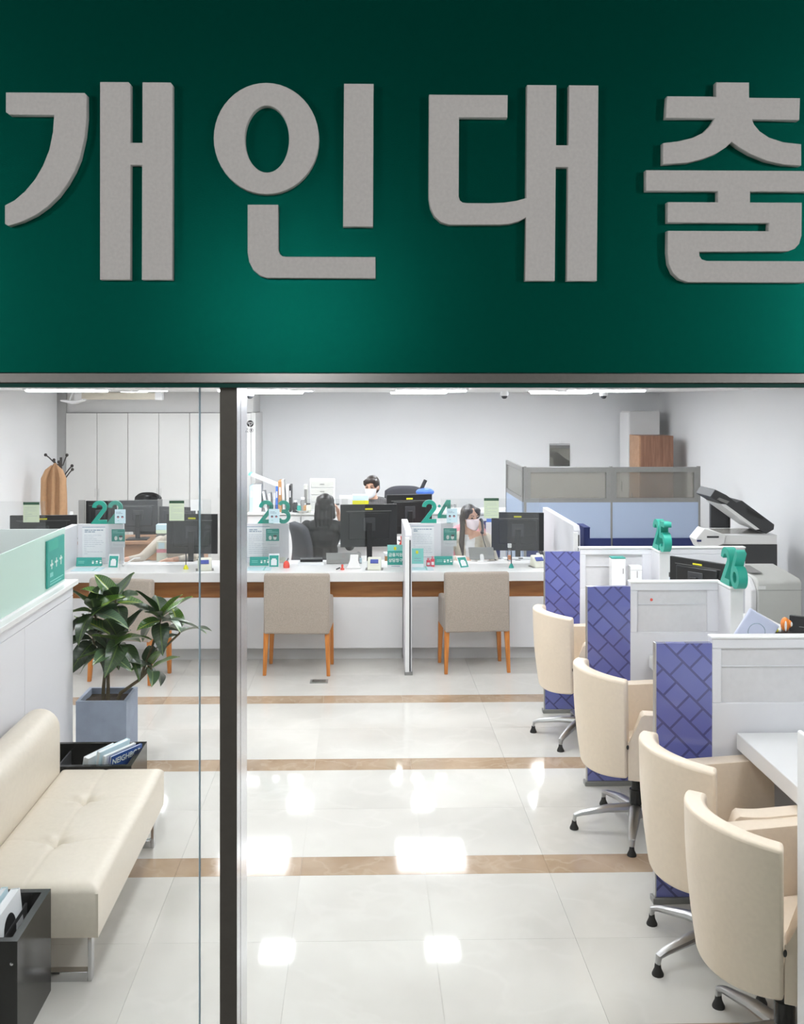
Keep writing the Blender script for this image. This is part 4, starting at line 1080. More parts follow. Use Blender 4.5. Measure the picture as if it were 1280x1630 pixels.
magazine('white upright magazine in the middle of the far rack', (-1.425, 5.56, 0.155), 0.24, 0.29, 0.02, M_pale, 10, R(-28))
magazine('thin white magazine leaning right in the far rack', (-1.385, 5.56, 0.155), 0.24, 0.265, 0.012, M_paper, 9, R(-30))
magazine('blue magazine with white capital letters in the far rack', (-1.345, 5.56, 0.15), 0.24, 0.265, 0.01, mat('cover_blue', (40, 84, 158), 0.35, noise=(20, 0.1)), 8, R(-30), 'NEIGHBOR')

# planter and plant
pn = thing('potted_plant', 'green broad-leaved plant in a square blue-grey planter', 'plant', (-1.685, 6.59, 0))
pw2, phh = 0.162, 0.415
mb = MB()
for x0, x1, y0, y1 in [(-pw2, pw2, -pw2, -pw2 + 0.022), (-pw2, pw2, pw2 - 0.022, pw2), (-pw2, -pw2 + 0.022, -pw2 + 0.022, pw2 - 0.022), (pw2 - 0.022, pw2, -pw2 + 0.022, pw2 - 0.022)]:
    mb.box(x0, x1, y0, y1, 0, phh)
mb.box(-pw2 + 0.02, pw2 - 0.02, -pw2 + 0.02, pw2 - 0.02, 0.0, 0.05)
mb.build('planter', M_concrete, pn, smooth=False)
def soilfn(u, v):
    x = -pw2 + 0.02 + u * (2 * pw2 - 0.04); yy = -pw2 + 0.02 + v * (2 * pw2 - 0.04)
    return (x, yy, 0.375 + 0.008 * math.sin(40 * x) * math.cos(33 * yy))
MB().grid(soilfn, 12, 12).build('soil', M_soil, pn)
def leafmesh(L, W, droop, fold):
    def fn(u, v):
        a = (u - 0.5) * 2
        wv = W * (math.sin(PI * min(1, v ** 0.8)) ** 0.75) * (1.0 if v < 0.98 else 0.2) + 0.002
        x = a * wv
        yy = v * L * (1 - 0.12 * droop * v)
        z = -droop * L * v * v + fold * abs(a) * wv + 0.006 * math.sin(9 * v + a) * abs(a)
        return (x, yy, z)
    mb = MB().grid(fn, 6, 10)
    me = mb.mesh('leaf')
    me.polygons.foreach_set('use_smooth', [True] * len(me.polygons))
    return me
LM = []
rl = random.Random(3)
for k in range(9):
    me = leafmesh([0.20, 0.24, 0.27][k % 3], [0.058, 0.066, 0.054][k % 3], [0.15, 0.4, 0.75][k // 3], 0.35)
    me.materials.append(M_leafs[[0, 1, 0, 1, 0, 2, 0, 0, 2][k]]); LM.append(me)
def wp(px, py, Y):
    return Vector((X(px, Y) + 1.685, Y - 6.59, Z(py, Y, px)))
ros = [(150, 975, 6.52, 12), (184, 958, 6.66, 10), (256, 986, 6.58, 12), (188, 1022, 6.50, 13), (241, 1064, 6.56, 7), (148, 1018, 6.60, 8), (172, 1040, 6.45, 9), (286, 1008, 6.62, 4)]
knotA = Vector((-0.005, 0.0, 0.54)); knotB = wp(222, 1082, 6.58)
for pts, rr in [([(-0.03, 0.0, 0.36), (-0.028, 0.005, 0.45), knotA + Vector((-0.012, 0, 0.02))], [0.013, 0.012, 0.010]),
                ([(0.005, -0.01, 0.36), (0.004, 0.0, 0.45), knotA + Vector((0.008, 0, 0.03))], [0.014, 0.012, 0.011]),
                ([(0.06, 0.0, 0.36), (0.085, 0.0, 0.42), knotB], [0.013, 0.012, 0.010])]:
    MB().tube(pts, rr, 8).build('trunk', M_stem, pn)
for i, (px_, py_, Yy, n) in enumerate(ros):
    c = wp(px_, py_, Yy)
    b = knotB if i in (2, 4, 7) else knotA
    m1 = b.lerp(c, 0.5) + Vector((0.012 * (-1) ** i, 0, 0.015))
    st_o = MB().tube([b, m1, c, c + Vector((0, 0, 0.03))], [0.009, 0.008, 0.007, 0.004], 8).build('stem', M_stem, pn)
    for k in range(n):
        a = 2 * PI * (k * 0.382) + i
        up = 0.95 - 1.25 * k / n + rl.uniform(-0.15, 0.15)          # young leaves stand, old leaves hang
        me = LM[(k * 2 + i) % 3 + (0 if up > 0.45 else 3 if up > 0.05 else 6)]
        o = bpy.data.objects.new('leaf', me); C.objects.link(o); o.parent = pn
        o.rotation_euler = Euler((up, rl.uniform(-0.5, 0.5), a), 'XYZ')
        s_ = rl.uniform(0.82, 1.1) * (0.86 if i in (4, 5, 6, 7) else 1.0)
        o.scale = (s_, s_, s_)
        o.location = c + Vector((0, 0, 0.03 - 0.06 * k / n)) + Vector((-math.sin(a), math.cos(a), 0)) * 0.008

# ================================================================ RIGHT: desks 25 to 27
FX0 = 1.372
fy = [7.44, 6.03, 4.61, 3.13]
DT = 0.80
def desk_fin(y, x1, label, blue=True, top=1.235, recess=True):
    t = thing('desk_partition', label, 'partition', (FX0, y, 0), 0, 'partitions between the desks')
    bw = 0.262
    a = 0.0
    if blue:
        bxo('blue_film_panel', M_blue, t, 0.0, bw, 0.0, 0.035, 0.03, top - 0.02)
        bxo('base_rail', M_frameg, t, -0.018, bw + 0.1, -0.01, 0.045, 0.0, 0.028, 0.003)
        bxo('edge_strip', M_alu, t, -0.006, 0.0, 0.0, 0.035, 0.028, top - 0.018)
        a = bw
    w = x1 - FX0
    # frame of the white panel with a sunk felt field
    fr0, fr1, zt, z0 = a + 0.045, min(a + 0.475, w - 0.06), top - 0.045, 0.935
    mb = MB()
    mb.box(a, w, 0.0, 0.05, 0.02, z0).box(a, w, 0.0, 0.05, zt, top).box(a, fr0, 0.0, 0.05, z0, zt).box(fr1, w, 0.0, 0.05, z0, zt)
    mb.build('frame', M_panelw, t, 0.004)
    bxo('felt_field', M_recess, t, fr0, fr1, 0.012, 0.045, z0, zt)
    for zz in (z0 + (zt - z0) * 0.66,):
        bxo('shelf_slot', M_panelw, t, fr0, fr1, 0.006, 0.012, zz, zz + 0.004)
    bxo('top_cap', M_white, t, a - 0.004, w + 0.004, -0.006, 0.056, top, top + 0.012, 0.004)
    bxo('plinth', M_frameg, t, a, w, 0.005, 0.045, 0.0, 0.02)
    return t
desk_fin(fy[0], 2.89, 'desk partition with blue patterned end panel, farthest of the three')
desk_fin(fy[1], 2.19, 'desk partition with blue patterned end panel, middle of the three')
desk_fin(fy[2], 2.75, 'desk partition with blue patterned end panel, nearest of the three')
# nearest partition, only its white edge is seen
t = thing('desk_partition', 'white partition edge at the right border beside the nearest swivel chair', 'partition', (FX0 + 0.033, fy[3], 0), 0, 'partitions between the desks')
bxo('panel', M_panelw, t, 0.018, 1.2, 0.0, 0.05, 0.02, 1.27, 0.006)
bxo('edge_cap', M_white, t, 0.0, 0.018, -0.004, 0.054, 0.0, 1.285, 0.006, 3)
# stubs that carry the numbers
for i, (y0, lab) in enumerate([(fy[0], 'number twenty-five'), (fy[1], 'number twenty-six')]):
    t = thing('desk_stub', 'short white panel under the ' + lab, 'partition', (2.175, y0, 0), 0, 'short panels with numbers')
    MB().box(0.0, 0.075, -0.20, 0.0, 0.03, 1.228).build('panel', M_panelw, t, 0.003)
    bxo('end_face', M_white, t, 0.0, 0.075, -0.206, -0.20, 0.0, 1.232)
    bxo('top_cap', M_white, t, -0.004, 0.08, -0.21, -0.001, 1.233, 1.247, 0.003)
number_sign('25', (2.205, fy[0] - 0.175, 1.248), R(-90), 0.222, 0.055, 0.015, 'teal standing number twenty-five on the farther desk stub')
number_sign('26', (2.205, fy[1] - 0.185, 1.248), R(-90), 0.222, 0.055, 0.015, 'teal standing number twenty-six on the nearer desk stub')
# desks
for i, (ya, yb, lab) in enumerate([(fy[1] + 0.058, fy[0] - 0.012, 'of place twenty-five between the farther partitions'), (fy[2] + 0.058, fy[1] - 0.012, 'of place twenty-six between the middle partitions'), (fy[3] + 0.058, fy[2] - 0.012, 'at the right border before the nearest partition')]):
    t = thing('service_desk', 'white desk ' + lab, 'desk', (1.745, (ya + yb) / 2, 0), 0, 'white service desks')
    h = (yb - ya) / 2
    if i == 2:
        bxo('top', M_white, t, 0.0, 1.15, -h, h, DT - 0.075, DT, 0.004)
    else:
        bxo('top', M_white, t, 0.0, 0.41, -h, h, DT - 0.075, DT, 0.004)
        bxo('top_extension', M_white, t, 0.41, 1.15, -h, h - 0.25, DT - 0.075, DT, 0.004)
    bxo('modesty_panel', M_panelw, t, 0.42, 0.45, -h + 0.02, h - 0.26, 0.05, DT - 0.076)
    bxo('side_panel', M_panelw, t, 0.3, 1.1, -h, -h + 0.03, 0.0, DT - 0.076)
    bxo('side_panel', M_panelw, t, 0.5, 1.1, h - 0.29, h - 0.26, 0.0, DT - 0.076)
# white boxes against the far partition
t = thing('leaflet_box', 'white box with teal top on desk twenty-five', 'box', (X(985, 7.3), 7.34, DT), 0)
bxo('body', M_white, t, -0.052, 0.052, -0.04, 0.04, 0, 0.38, 0.003)
bxo('lid', M_print, t, -0.052, 0.052, -0.04, 0.04, 0.381, 0.391, 0.002)
bxo('slot', M_frameg, t, 0.03, 0.036, -0.0415, -0.04, 0.27, 0.31)
t = thing('leaflet_box', 'lower plain white box beside the one with teal top', 'box', (X(1013, 7.3), 7.34, DT), 0)
bxo('body', M_white, t, -0.043, 0.043, -0.04, 0.04, 0, 0.325, 0.003)
bxo('slot', M_frameg, t, 0.004, 0.009, -0.0415, -0.04, 0.24, 0.29)
bxo('lid_seam', M_frameg, t, -0.043, 0.043, -0.0405, -0.04, 0.295, 0.297)
t = thing('magnet', 'tiny red round magnet on the middle desk partition', 'magnet', (X(1038, fy[1]), fy[1] + 0.011, Z(957, fy[1])))
MB().ell((0, 0, 0), (0.009, 0.006, 0.009)).build('button', M_red, t)
t = thing('booklet', 'small white booklet with red print on the desk of place twenty-six', 'booklet', (1.82, fy[1] - 0.13, DT + 0.001))
bxo('sheet', M_paper, t, -0.04, 0.05, -0.07, 0.07, 0, 0.006); bxo('print', M_red, t, -0.02, 0.02, -0.04, 0.03, 0.006, 0.007)

# swivel chairs
def swivel(label, loc, rz, turn=0.0):
    t = thing('swivel_chair', label, 'chair', loc, rz, 'cream swivel chairs at the desks')
    # faces +Y; shell follows a U shaped plan open at +Y
    def plan(a, r, flare=0.0):
        # a: degrees from the back (-Y), positive to +X
        rr = r + flare
        if abs(a) <= 90: return (rr * math.sin(R(a)), -rr * math.cos(R(a)) * 0.95)
        s = 1 if a > 0 else -1
        return (s * rr, (abs(a) - 90) / 90.0 * 0.50)
    def ribbon(angs, zlo, zhi, r, th, flare):
        mb = MB(); nz = 7
        vs_ = []; n = len(angs)
        for side in (0, 1):
            for i, a in enumerate(angs):
                for j in range(nz + 1):
                    f = j / nz; z = zlo(a) + (zhi(a) - zlo(a)) * f
                    g = (z - 0.36) / 0.54
                    bulge = 0.012 * math.sin(PI * min(1, max(0, g)))
                    rad = r - (th if side else 0) + flare * g + (bulge if side == 0 else -bulge * 0.4)
                    if side and j == 0: pass
                    x, y_ = plan(a, rad)
                    vs_.append((x, y_, z))
        fs = []
        def id_(s, i, j): return s * n * (nz + 1) + i * (nz + 1) + j
        for i in range(n - 1):
            for j in range(nz):
                fs.append((id_(0, i, j), id_(0, i + 1, j), id_(0, i + 1, j + 1), id_(0, i, j + 1)))
                fs.append((id_(1, i, j), id_(1, i, j + 1), id_(1, i + 1, j + 1), id_(1, i + 1, j)))
            fs.append((id_(0, i, nz), id_(0, i + 1, nz), id_(1, i + 1, nz), id_(1, i, nz)))
            fs.append((id_(0, i, 0), id_(1, i, 0), id_(1, i + 1, 0), id_(0, i + 1, 0)))
        for i in (0, n - 1):
            for j in range(nz):
                fs.append((id_(0, i, j), id_(0, i, j + 1), id_(1, i, j + 1), id_(1, i, j)))
        return mb.add(vs_, fs)
    ba = [-50 + 100 * k / 30 for k in range(31)]
    ribbon(ba, lambda a: 0.36 + 0.02 * (abs(a) / 50) ** 2, lambda a: 0.905 - 0.012 * (abs(a) / 50) ** 2, 0.31, 0.075, 0.045).build('backrest', M_cream, t, 0.022, 3)
    for s in (-1, 1):
        aa = [s * q for q in (50.3, 51.5, 53, 55, 57, 59, 61, 63, 66, 70, 75, 80, 85, 90, 100, 110, 120, 130, 140, 150, 160, 170)]
        def zh(a):
            a = abs(a)
            if a < 52: return 0.575
            if a < 64: return 0.575 + (0.725 - 0.575) * (a - 52) / 12
            return 0.725 - 0.02 * (a - 64) / 98
        ribbon(aa, lambda a: 0.37, zh, 0.302, 0.07, 0.02).build('armrest', M_cream, t, 0.02, 3)
        MB().ell((s * 0.258, -0.2, 0.552), (0.004, 0.007, 0.013), 10, 6).build('gap_shade', M_rubber, t)  # dark blob put in for the shaded gap between back and arm
    MB().box(-0.225, 0.225, -0.19, 0.27, 0.372, 0.47).build('seat', M_cream, t, 0.04, 4)
    MB().lathe([(0.06, 0.36), (0.05, 0.34), (0.026, 0.335), (0.026, 0.22), (0.036, 0.218), (0.036, 0.10), (0.03, 0.09)], n=16).build('column', M_blackg, t)
    MB().lathe([(0.05, 0.135), (0.055, 0.12), (0.05, 0.075), (0.02, 0.07)], n=16).build('hub', M_alu, t)
    for k in range(5):
        a = 2 * PI * k / 5 + 0.977 - R(turn)
        d = Vector((math.sin(a), math.cos(a), 0))
        lg = MB().tube([d * 0.03 + Vector((0, 0, 0.118)), d * 0.16 + Vector((0, 0, 0.112)), d * 0.30 + Vector((0, 0, 0.088)), d * 0.335 + Vector((0, 0, 0.075)), d * 0.34 + Vector((0, 0, 0.045))], [0.036, 0.03, 0.021, 0.017, 0.013], 10, flat=0.7).build('base_leg', M_alu, t)
        MB().lathe([(0.024, 0), (0.024, 0.008), (0.014, 0.03), (0.012, 0.047)], c=(d.x * 0.34, d.y * 0.34, 0), n=12).build('glide', M_rubber, lg)
    return t
FACE = R(-75)
swivel('cream leather swivel chair at place twenty-five, farthest of the four', (1.53, 6.90, 0), FACE, -14)
swivel('cream leather swivel chair at place twenty-six, second farthest of the four', (1.50, 5.42, 0), FACE, 4)
swivel('cream leather swivel chair behind the nearest one', (1.52, 4.17, 0), FACE, 28)
swivel('cream leather swivel chair nearest to the glass', (1.50, 3.50, 0), FACE, 8)

# ================================================================ STAFF SIDE
def desk(name, label, x0, x1, y0, y1, h, m, group=None, front=None):
    t = thing(name, label, 'desk', ((x0 + x1) / 2, (y0 + y1) / 2, 0), 0, group)
    w, d = (x1 - x0) / 2, (y1 - y0) / 2
    bxo('top', m, t, -w, w, -d, d, h - 0.03, h, 0.003)
    bxo('front_panel', front or m, t, -w + 0.02, w - 0.02, -d + 0.03, -d + 0.05, 0.02, h - 0.031)
    for s in (-1, 1): bxo('side_panel', m, t, s * w - (0.03 if s > 0 else 0), s * w + (0.03 if s < 0 else 0), -d + 0.051, d - 0.02, 0, h - 0.031)
    return t
DH = 0.745
desk('staff_desk', 'white staff desk behind the counter at number twenty-two', fx[0] + 0.04, fx[1] - 0.04, 9.48, 10.02, DH, M_white, 'staff desks')
desk('staff_desk', 'white staff desk behind the counter at number twenty-three', fx[1] + 0.04, fx[2] - 0.04, 9.48, 10.02, DH, M_white, 'staff desks')
desk('staff_desk', 'white staff desk behind the counter at number twenty-four', fx[2] + 0.04, fx[3] - 0.04, 9.62, 10.02, DH, M_white, 'staff desks')
desk('staff_desk', 'white staff desk at the far left behind the frosted screens', -4.2, fx[0] - 0.04, 9.48, 10.02, DH, M_white, 'staff desks')
bd = desk('back_desk', 'brown wooden desk with monitors behind number twenty-two', X(128, 11.3), X(322, 11.3), 11.15, 11.75, 0.775, M_deskwood, None, M_deskwood)
md_ = desk('back_desk', 'white desk of the man in the plaid shirt', -0.35, 0.95, 11.12, 11.68, 0.75, M_white2)

def monitor(label, x, y, z, w, h, zb, rz=0.0, sticker=True, m=M_black, tilt=0.0):
    """back of the screen towards -Y; panel from zb to zb+h, standing on z"""
    t = thing('monitor', label, 'monitor', (x, y, z), rz, 'computer monitors')
    b = zb - z
    T = Matrix.Translation((0, 0, b + h / 2)) @ Matrix.Rotation(R(tilt), 4, 'X') @ Matrix.Translation((0, 0, -b - h / 2))
    MB().box(-w / 2, w / 2, -0.012, 0.012, b, b + h, T).build('screen_panel', m, t, 0.004)
    MB().box(-w / 2 + 0.01, w / 2 - 0.01, 0.0125, 0.014, b + 0.012, b + h - 0.01, T).build('screen', M_blackg, t)
    MB().box(-w * .36, w * .36, -0.030, -0.0125, b + h * .18, b + h * .82, T).build('housing', m, t, 0.012)
    MB().box(-w * .40, w * .40, -0.0135, -0.0125, b + h * .835, b + h * .845, T).build('seam', M_frameg, t)
    MB().box(-0.06, 0.06, -0.040, -0.030, b + h * .38, b + h * .70, T).build('mount', M_dark, t, 0.004)
    MB().box(-0.026, 0.026, -0.066, -0.040, 0.01, b + h * .58).build('stand', M_black, t, 0.005)
    MB().box(-0.12, 0.12, -0.15, 0.06, 0.0, 0.012).build('foot', M_black, t, 0.004)
    if sticker: MB().box(-0.037, 0.037, -0.0145, -0.0135, b + h * .87, b + h * .91, T).build('yellow_label', M_yellow, t)
    return t
def mon_px(label, p0, p1, y0, y1, Y, z, rz=0.0, **k):
    xa, xb = X(p0, Y), X(p1, Y)
    za, zb = Z(y1, Y), Z(y0, Y)
    return monitor(label, (xa + xb) / 2, Y, z, (xb - xa) / math.cos(rz), zb - za, za, rz, **k)
mon_px('black monitor facing the woman on the phone, behind the pale green notice', 783, 865, 816, 877, 9.8, DH, R(-6))
mon_px('black monitor beside the woman in black, nearer of the overlapping pair', 542, 632, 802.5, 870, 9.72, DH, R(7))
mon_px('black monitor behind the number twenty-four, farther of the overlapping pair', 615, 688, 787, 848, 11.3, 0.75, R(12))
mon_px('dark monitor behind the pen with the yellow holder', 265, 347, 817, 880, 9.75, DH, R(-4))
mon_px('dark monitor on the brown desk below the leather chair', 190, 251, 795.5, 845, 11.4, 0.775, R(3), sticker=False, m=M_dark)
mon_px('black monitor behind the number twenty-two on the brown desk', 137, 186, 796, 842, 11.5, 0.775, 0, sticker=False)
mon_px('grey monitor partly hidden behind the left pale green notice', 252, 318, 806, 842, 11.35, 0.775, R(-18), sticker=False, m=M_dark)
mon_px('black monitor at the far left under the camel coat', 17, 122, 818.5, 872, 9.85, DH, R(3))
t = thing('desk_divider', 'taupe fabric divider left of the monitor behind number twenty-two', 'divider', (X(130.5, 11.45), 11.45, 0.775))
bxo('panel', M_frameg, t, -0.035, 0.035, -0.015, 0.015, 0.0, Z(795, 11.45) - 0.775); bxo('foot', M_frameg, t, -0.05, 0.05, -0.06, 0.06, 0, 0.01)
t = thing('desk_divider', 'taupe strip divider right of the monitor on the brown desk', 'divider', (X(254.5, 11.6), 11.6, 0.776))
bxo('panel', M_frameg, t, -0.028, 0.028, -0.015, 0.015, 0.01, Z(794, 11.6) - 0.776); bxo('foot', M_frameg, t, -0.04, 0.04, -0.06, 0.06, 0, 0.01)

# office chairs
def office_chair(label, loc, rz, m, w=0.5, top=1.12, low=0.55, headrest=False, round_=0.06):
    t = thing('office_chair', label, 'chair', loc, rz, 'staff office chairs')   # faces -Y, back at +Y
    MB().grid(lambda u, v: ((u - .5) * w * (1 - 0.12 * abs(v - .4)), 0.24 + 0.05 * (1 - (2 * u - 1) ** 2) - 0.05 * math.sin(PI * v), low + v * (top - low - 0.05 * (2 * u - 1) ** 4)), 14, 12).build('backrest', m, t, solid=0.07)
    MB().box(-0.25, 0.25, -0.25, 0.24, 0.43, 0.52).build('seat', m, t, 0.04, 3)
    for s in (-1, 1): MB().tube([(s * 0.27, 0.12, 0.46), (s * 0.30, 0.12, 0.66), (s * 0.30, -0.02, 0.69), (s * 0.30, -0.14, 0.68)], 0.018, 8).build('armrest', M_black, t)
    MB().tube([(0, 0.22, 0.46), (0, 0.31, 0.52), (0, 0.31, 0.66)], 0.025, 8).build('back_bracket', M_black, t)
    MB().lathe([(0.03, 0.43), (0.03, 0.12), (0.05, 0.11), (0.05, 0.07)], n=14).build('column', M_black, t)
    if headrest: MB().box(-0.15, 0.15, 0.2, 0.28, top + 0.02, top + 0.17).build('headrest', m, t, 0.05, 4)
    for k in range(5):
        a = 2 * PI * k / 5
        lg = MB().tube([(0, 0, 0.09), (0.16 * math.cos(a), 0.16 * math.sin(a), 0.08), (0.3 * math.cos(a), 0.3 * math.sin(a), 0.06)], [0.022, 0.018, 0.014], 8).build('base_leg', M_black, t)
        MB().ell((0.3 * math.cos(a), 0.3 * math.sin(a), 0.028), (0.028, 0.022, 0.028), 12, 8).build('caster', M_rubber, lg)
    return t
office_chair('charcoal office chair under the woman in black', (X(517, 10.5) - 0.05, 10.52, 0), R(112), M_dkfab, 0.5, 1.07, 0.5)
office_chair('grey office chair back at the right of the man', (X(645, 12.85), 12.85, 0), R(0), M_dkfab, 0.54, 1.22, 0.6)
oc = office_chair('black leather office chair before the wardrobes', (X(234, 12.4), 12.2, 0), 0, M_blackg, 0.34, 1.20, 0.6)
office_chair('office chair with pink cover behind the woman on the phone', (X(750, 10.35), 10.40, 0), R(0), M_pinkf, 0.40, 1.02, 0.55)
office_chair('dark office chair of the man in plaid', (X(588, 12.0), 12.15, 0), 0, M_dkfab, 0.46, 0.98, 0.55)
office_chair('office chair of the person with beige sleeves', (X(282, 10.3), 10.35, 0), 0, M_dkfab, 0.44, 0.95, 0.55)

# ---------------------------------------------------------------- people
def person(label, loc, rz, lift, top_m, arms, head_rot=(0, 0), lean=0.0, lean_x=0.0, skirt=False, inner=None, female=True, mask=M_mask, hair='long', hair_m=M_hair, body_scale=1.0, face=True, bulk=1.0):
    """seated figure facing -Y; arms: two lists of shoulder-relative points elbow, wrist, finger direction"""
    t = thing('person', label, 'person', loc, rz)
    sw = (0.165 if female else 0.19) * (0.4 + 0.6 * bulk)
    cw = (0.135 if female else 0.155) * bulk
    L = lift
    hip = Vector((0, 0.02, 0.53 + L))
    ch = Vector((lean_x * 0.7, -lean * 0.7 + 0.02, 0.88 + L)); nk = Vector((lean_x, -lean + 0.02, 1.05 + L))
    mb = MB()
    # pelvis and torso
    mb.ell(hip, (0.165, 0.12, 0.11)); mb.cap(hip, hip.lerp(ch, 0.5), 0.125, 0.11 if female else 0.125)
    mb.ell(hip.lerp(ch, 0.55), (cw * 0.86, 0.095, 0.16)); mb.ell(ch, (cw, 0.105 * bulk, 0.17)); mb.ell(ch + Vector((0, 0.01, 0.09)), (sw + 0.005, 0.085 * bulk, 0.08)); mb.cap(ch + Vector((-sw * .6, 0.01, 0.12)), nk + Vector((0, 0.01, -0.03)), 0.055, 0.05); mb.cap(ch + Vector((sw * .6, 0.01, 0.12)), nk + Vector((0, 0.01, -0.03)), 0.055, 0.05)
    if female: mb.ell(ch + Vector((-0.055, -0.075, 0.0)), 0.055); mb.ell(ch + Vector((0.055, -0.075, 0.0)), 0.055)
    mb.cap(nk + Vector((0, 0, -0.07)), nk + Vector((0, -0.008, 0.06)), 0.058, 0.05)
    # legs
    for s in (-1, 1):
        h0 = hip + Vector((s * 0.085, 0, -0.03)); kn = Vector((s * 0.11, -0.42, 0.50 + L * 0.5)); an = Vector((s * 0.11, -0.40, 0.09)); 
        mb.cap(h0, kn, 0.082, 0.06); mb.cap(kn, an, 0.056, 0.038); mb.cap(an + Vector((0, 0, -0.04)), an + Vector((0, -0.15, -0.055)), 0.036, 0.03)
    joints = []
    for s, arm in zip((-1, 1), arms):
        sh = ch + Vector((s * sw, 0.005, 0.10))
        el, wr, fd = [Vector(a) for a in arm]
        joints.append((sh, el, wr))
        mb.cap(sh, el, (0.056 if female else 0.062) * bulk, 0.043 * bulk); mb.cap(el, wr, 0.042 * bulk, 0.027)
        # hand: palm, four unequal fingers with a bend, thumb
        fd = fd.normalized(); side = fd.cross(Vector((0, 0, 1)))
        side = side.normalized() if side.length > 0.1 else Vector((1, 0, 0))
        nrm = side.cross(fd).normalized()
        pc = wr + fd * 0.045
        mb.cap(wr, pc + fd * 0.02 + side * 0.018, 0.021, 0.018); mb.cap(wr, pc + fd * 0.02 - side * 0.018, 0.021, 0.018)
        for k, ln in enumerate((0.062, 0.072, 0.068, 0.05)):
            b0 = pc + fd * 0.03 + side * (0.027 - 0.018 * k); b1 = b0 + fd * ln * 0.55 - nrm * 0.006; b2 = b1 + fd * ln * 0.4 - nrm * 0.022
            mb.cap(b0, b1, 0.0095, 0.009, 8); mb.cap(b1, b2, 0.009, 0.0075, 8)
        tb = wr + fd * 0.02 + side * 0.022 * s; mb.cap(tb, tb + fd * 0.035 + side * 0.03 * s, 0.012, 0.010, 8); mb.cap(tb + fd * 0.035 + side * 0.03 * s, tb + fd * 0.06 + side * 0.03 * s, 0.010, 0.008, 8)
    # head
    hc = nk + Vector((0, -0.015, 0.145 if female else 0.122))
    H = Matrix.Translation(nk + Vector((0, 0, 0.05))) @ Euler((R(head_rot[1]), 0, R(head_rot[0])), 'XYZ').to_matrix().to_4x4() @ Matrix.Translation(-(nk + Vector((0, 0, 0.05))))
    k = 1.0 if female else 1.04
    def hp(x, y_, z): return hc + Vector((x * k, y_ * k, z * k))
    mb.ell(hp(0, 0.01, 0.025), (0.076 * k, 0.094 * k, 0.10 * k), M=H); mb.ell(hp(0, -0.025, -0.035), (0.060 * k, 0.068 * k, 0.075 * k), M=H); mb.ell(hp(0, -0.062, -0.085), (0.026 * k, 0.02 * k, 0.02 * k), M=H)
    mb.cap(hp(0, -0.088, 0.02), hp(0, -0.104, -0.018), 0.009, 0.013, M=H)
    for s in (-1, 1): mb.ell(hp(s * 0.077, 0.012, 0.0), (0.011, 0.02, 0.032), M=H); mb.ell(hp(s * 0.03, -0.082, 0.035), (0.025, 0.012, 0.008), M=H)
    mb.ell(hp(0, -0.086, -0.052), (0.024, 0.012, 0.010), M=H)
    me = remeshed(mb, 0.0075, 3)
    # clothes and skin by region of the one surface
    me.materials.clear()
    for m in (M_skin, top_m, M_trouser, inner or top_m): me.materials.append(m)
    nz = nk.z + 0.012
    def seg(p, a, b):
        ab = b - a; u = max(0, min(1, (p - a).dot(ab) / ab.length_squared)); return (p - (a + ab * u)).length, u
    for p in me.polygons:
        c = p.center; mi = 1
        da = min([(seg(c, el, wr)[0], seg(c, el, wr)[1]) for sh, el, wr in joints], key=lambda q: q[0])
        db = min(seg(c, sh, el)[0] for sh, el, wr in joints)
        if c.z > nz - 0.02 + (0.02 if c.y > nk.y else -0.01) and (c.z > nk.z + 0.06 or math.hypot(c.x - nk.x, c.y - nk.y) < 0.068): mi = 0
        elif da[0] < 0.07 and da[0] < db and c.y < nk.y + 0.1:
            mi = 0 if da[1] > (0.85 if inner else 0.8) else 1
        elif c.z < hip.z + 0.02 or (c.y < hip.y - 0.13 and c.z < hip.z + 0.1): mi = 2
        elif inner and c.y < ch.y - 0.05 and abs(c.x - ch.x) < 0.025 + 0.10 * max(0, (c.z - hip.z - 0.15)): mi = 3
        for sh, el, wr in joints:
            if (c - wr).length < 0.15 and seg(c, el, wr)[1] > 0.9: mi = 0
        if c.z < 0.1: mi = 2
        p.material_index = mi
    b = bpy.data.objects.new('body', me); C.objects.link(b); b.parent = t
    # eyes, brows
    for s in (-1, 1):
        MB().ell(hp(s * 0.031, -0.083, 0.018), (0.013, 0.006, 0.006), 10, 6, M=H).build('eye', M_black, t)
        MB().cap(hp(s * 0.018, -0.092, 0.04), hp(s * 0.047, -0.084, 0.043), 0.004, 0.003, 8, M=H).build('eyebrow', hair_m, t)
    if mask:
        hm = MB()
        def mf(u, v):
            a = (u - .5) * PI * 0.95; w_ = 0.066 - 0.016 * abs(v - .75)
            y_ = -0.026 - 0.088 * math.cos(a) * (0.84 + 0.30 * math.sin(PI * (0.15 + 0.8 * v)))
            return tuple(H @ hp(w_ * math.sin(a), y_, -0.103 + 0.112 * v + 0.028 * (1 - v) * (2 * u - 1) ** 2 - 0.012 * v * (2 * u - 1) ** 2))
        hm.grid(mf, 14, 8); fm = hm.build('face_mask', mask, t, solid=0.004)
        for s in (-1, 1): MB().tube([H @ hp(s * 0.07, -0.05, -0.01), H @ hp(s * 0.08, -0.01, 0.012), H @ hp(s * 0.082, 0.02, 0.01)], 0.002, 6).build('ear_loop', mask, fm)
    # hair
    h = MB()
    cut = MB()
    h.ell(hp(0, 0.03, 0.045), (0.088 * k, 0.094 * k, 0.096 * k), M=H)
    h.ell(hp(0, 0.045, 0.0), (0.083 * k, 0.08 * k, 0.09 * k), M=H)
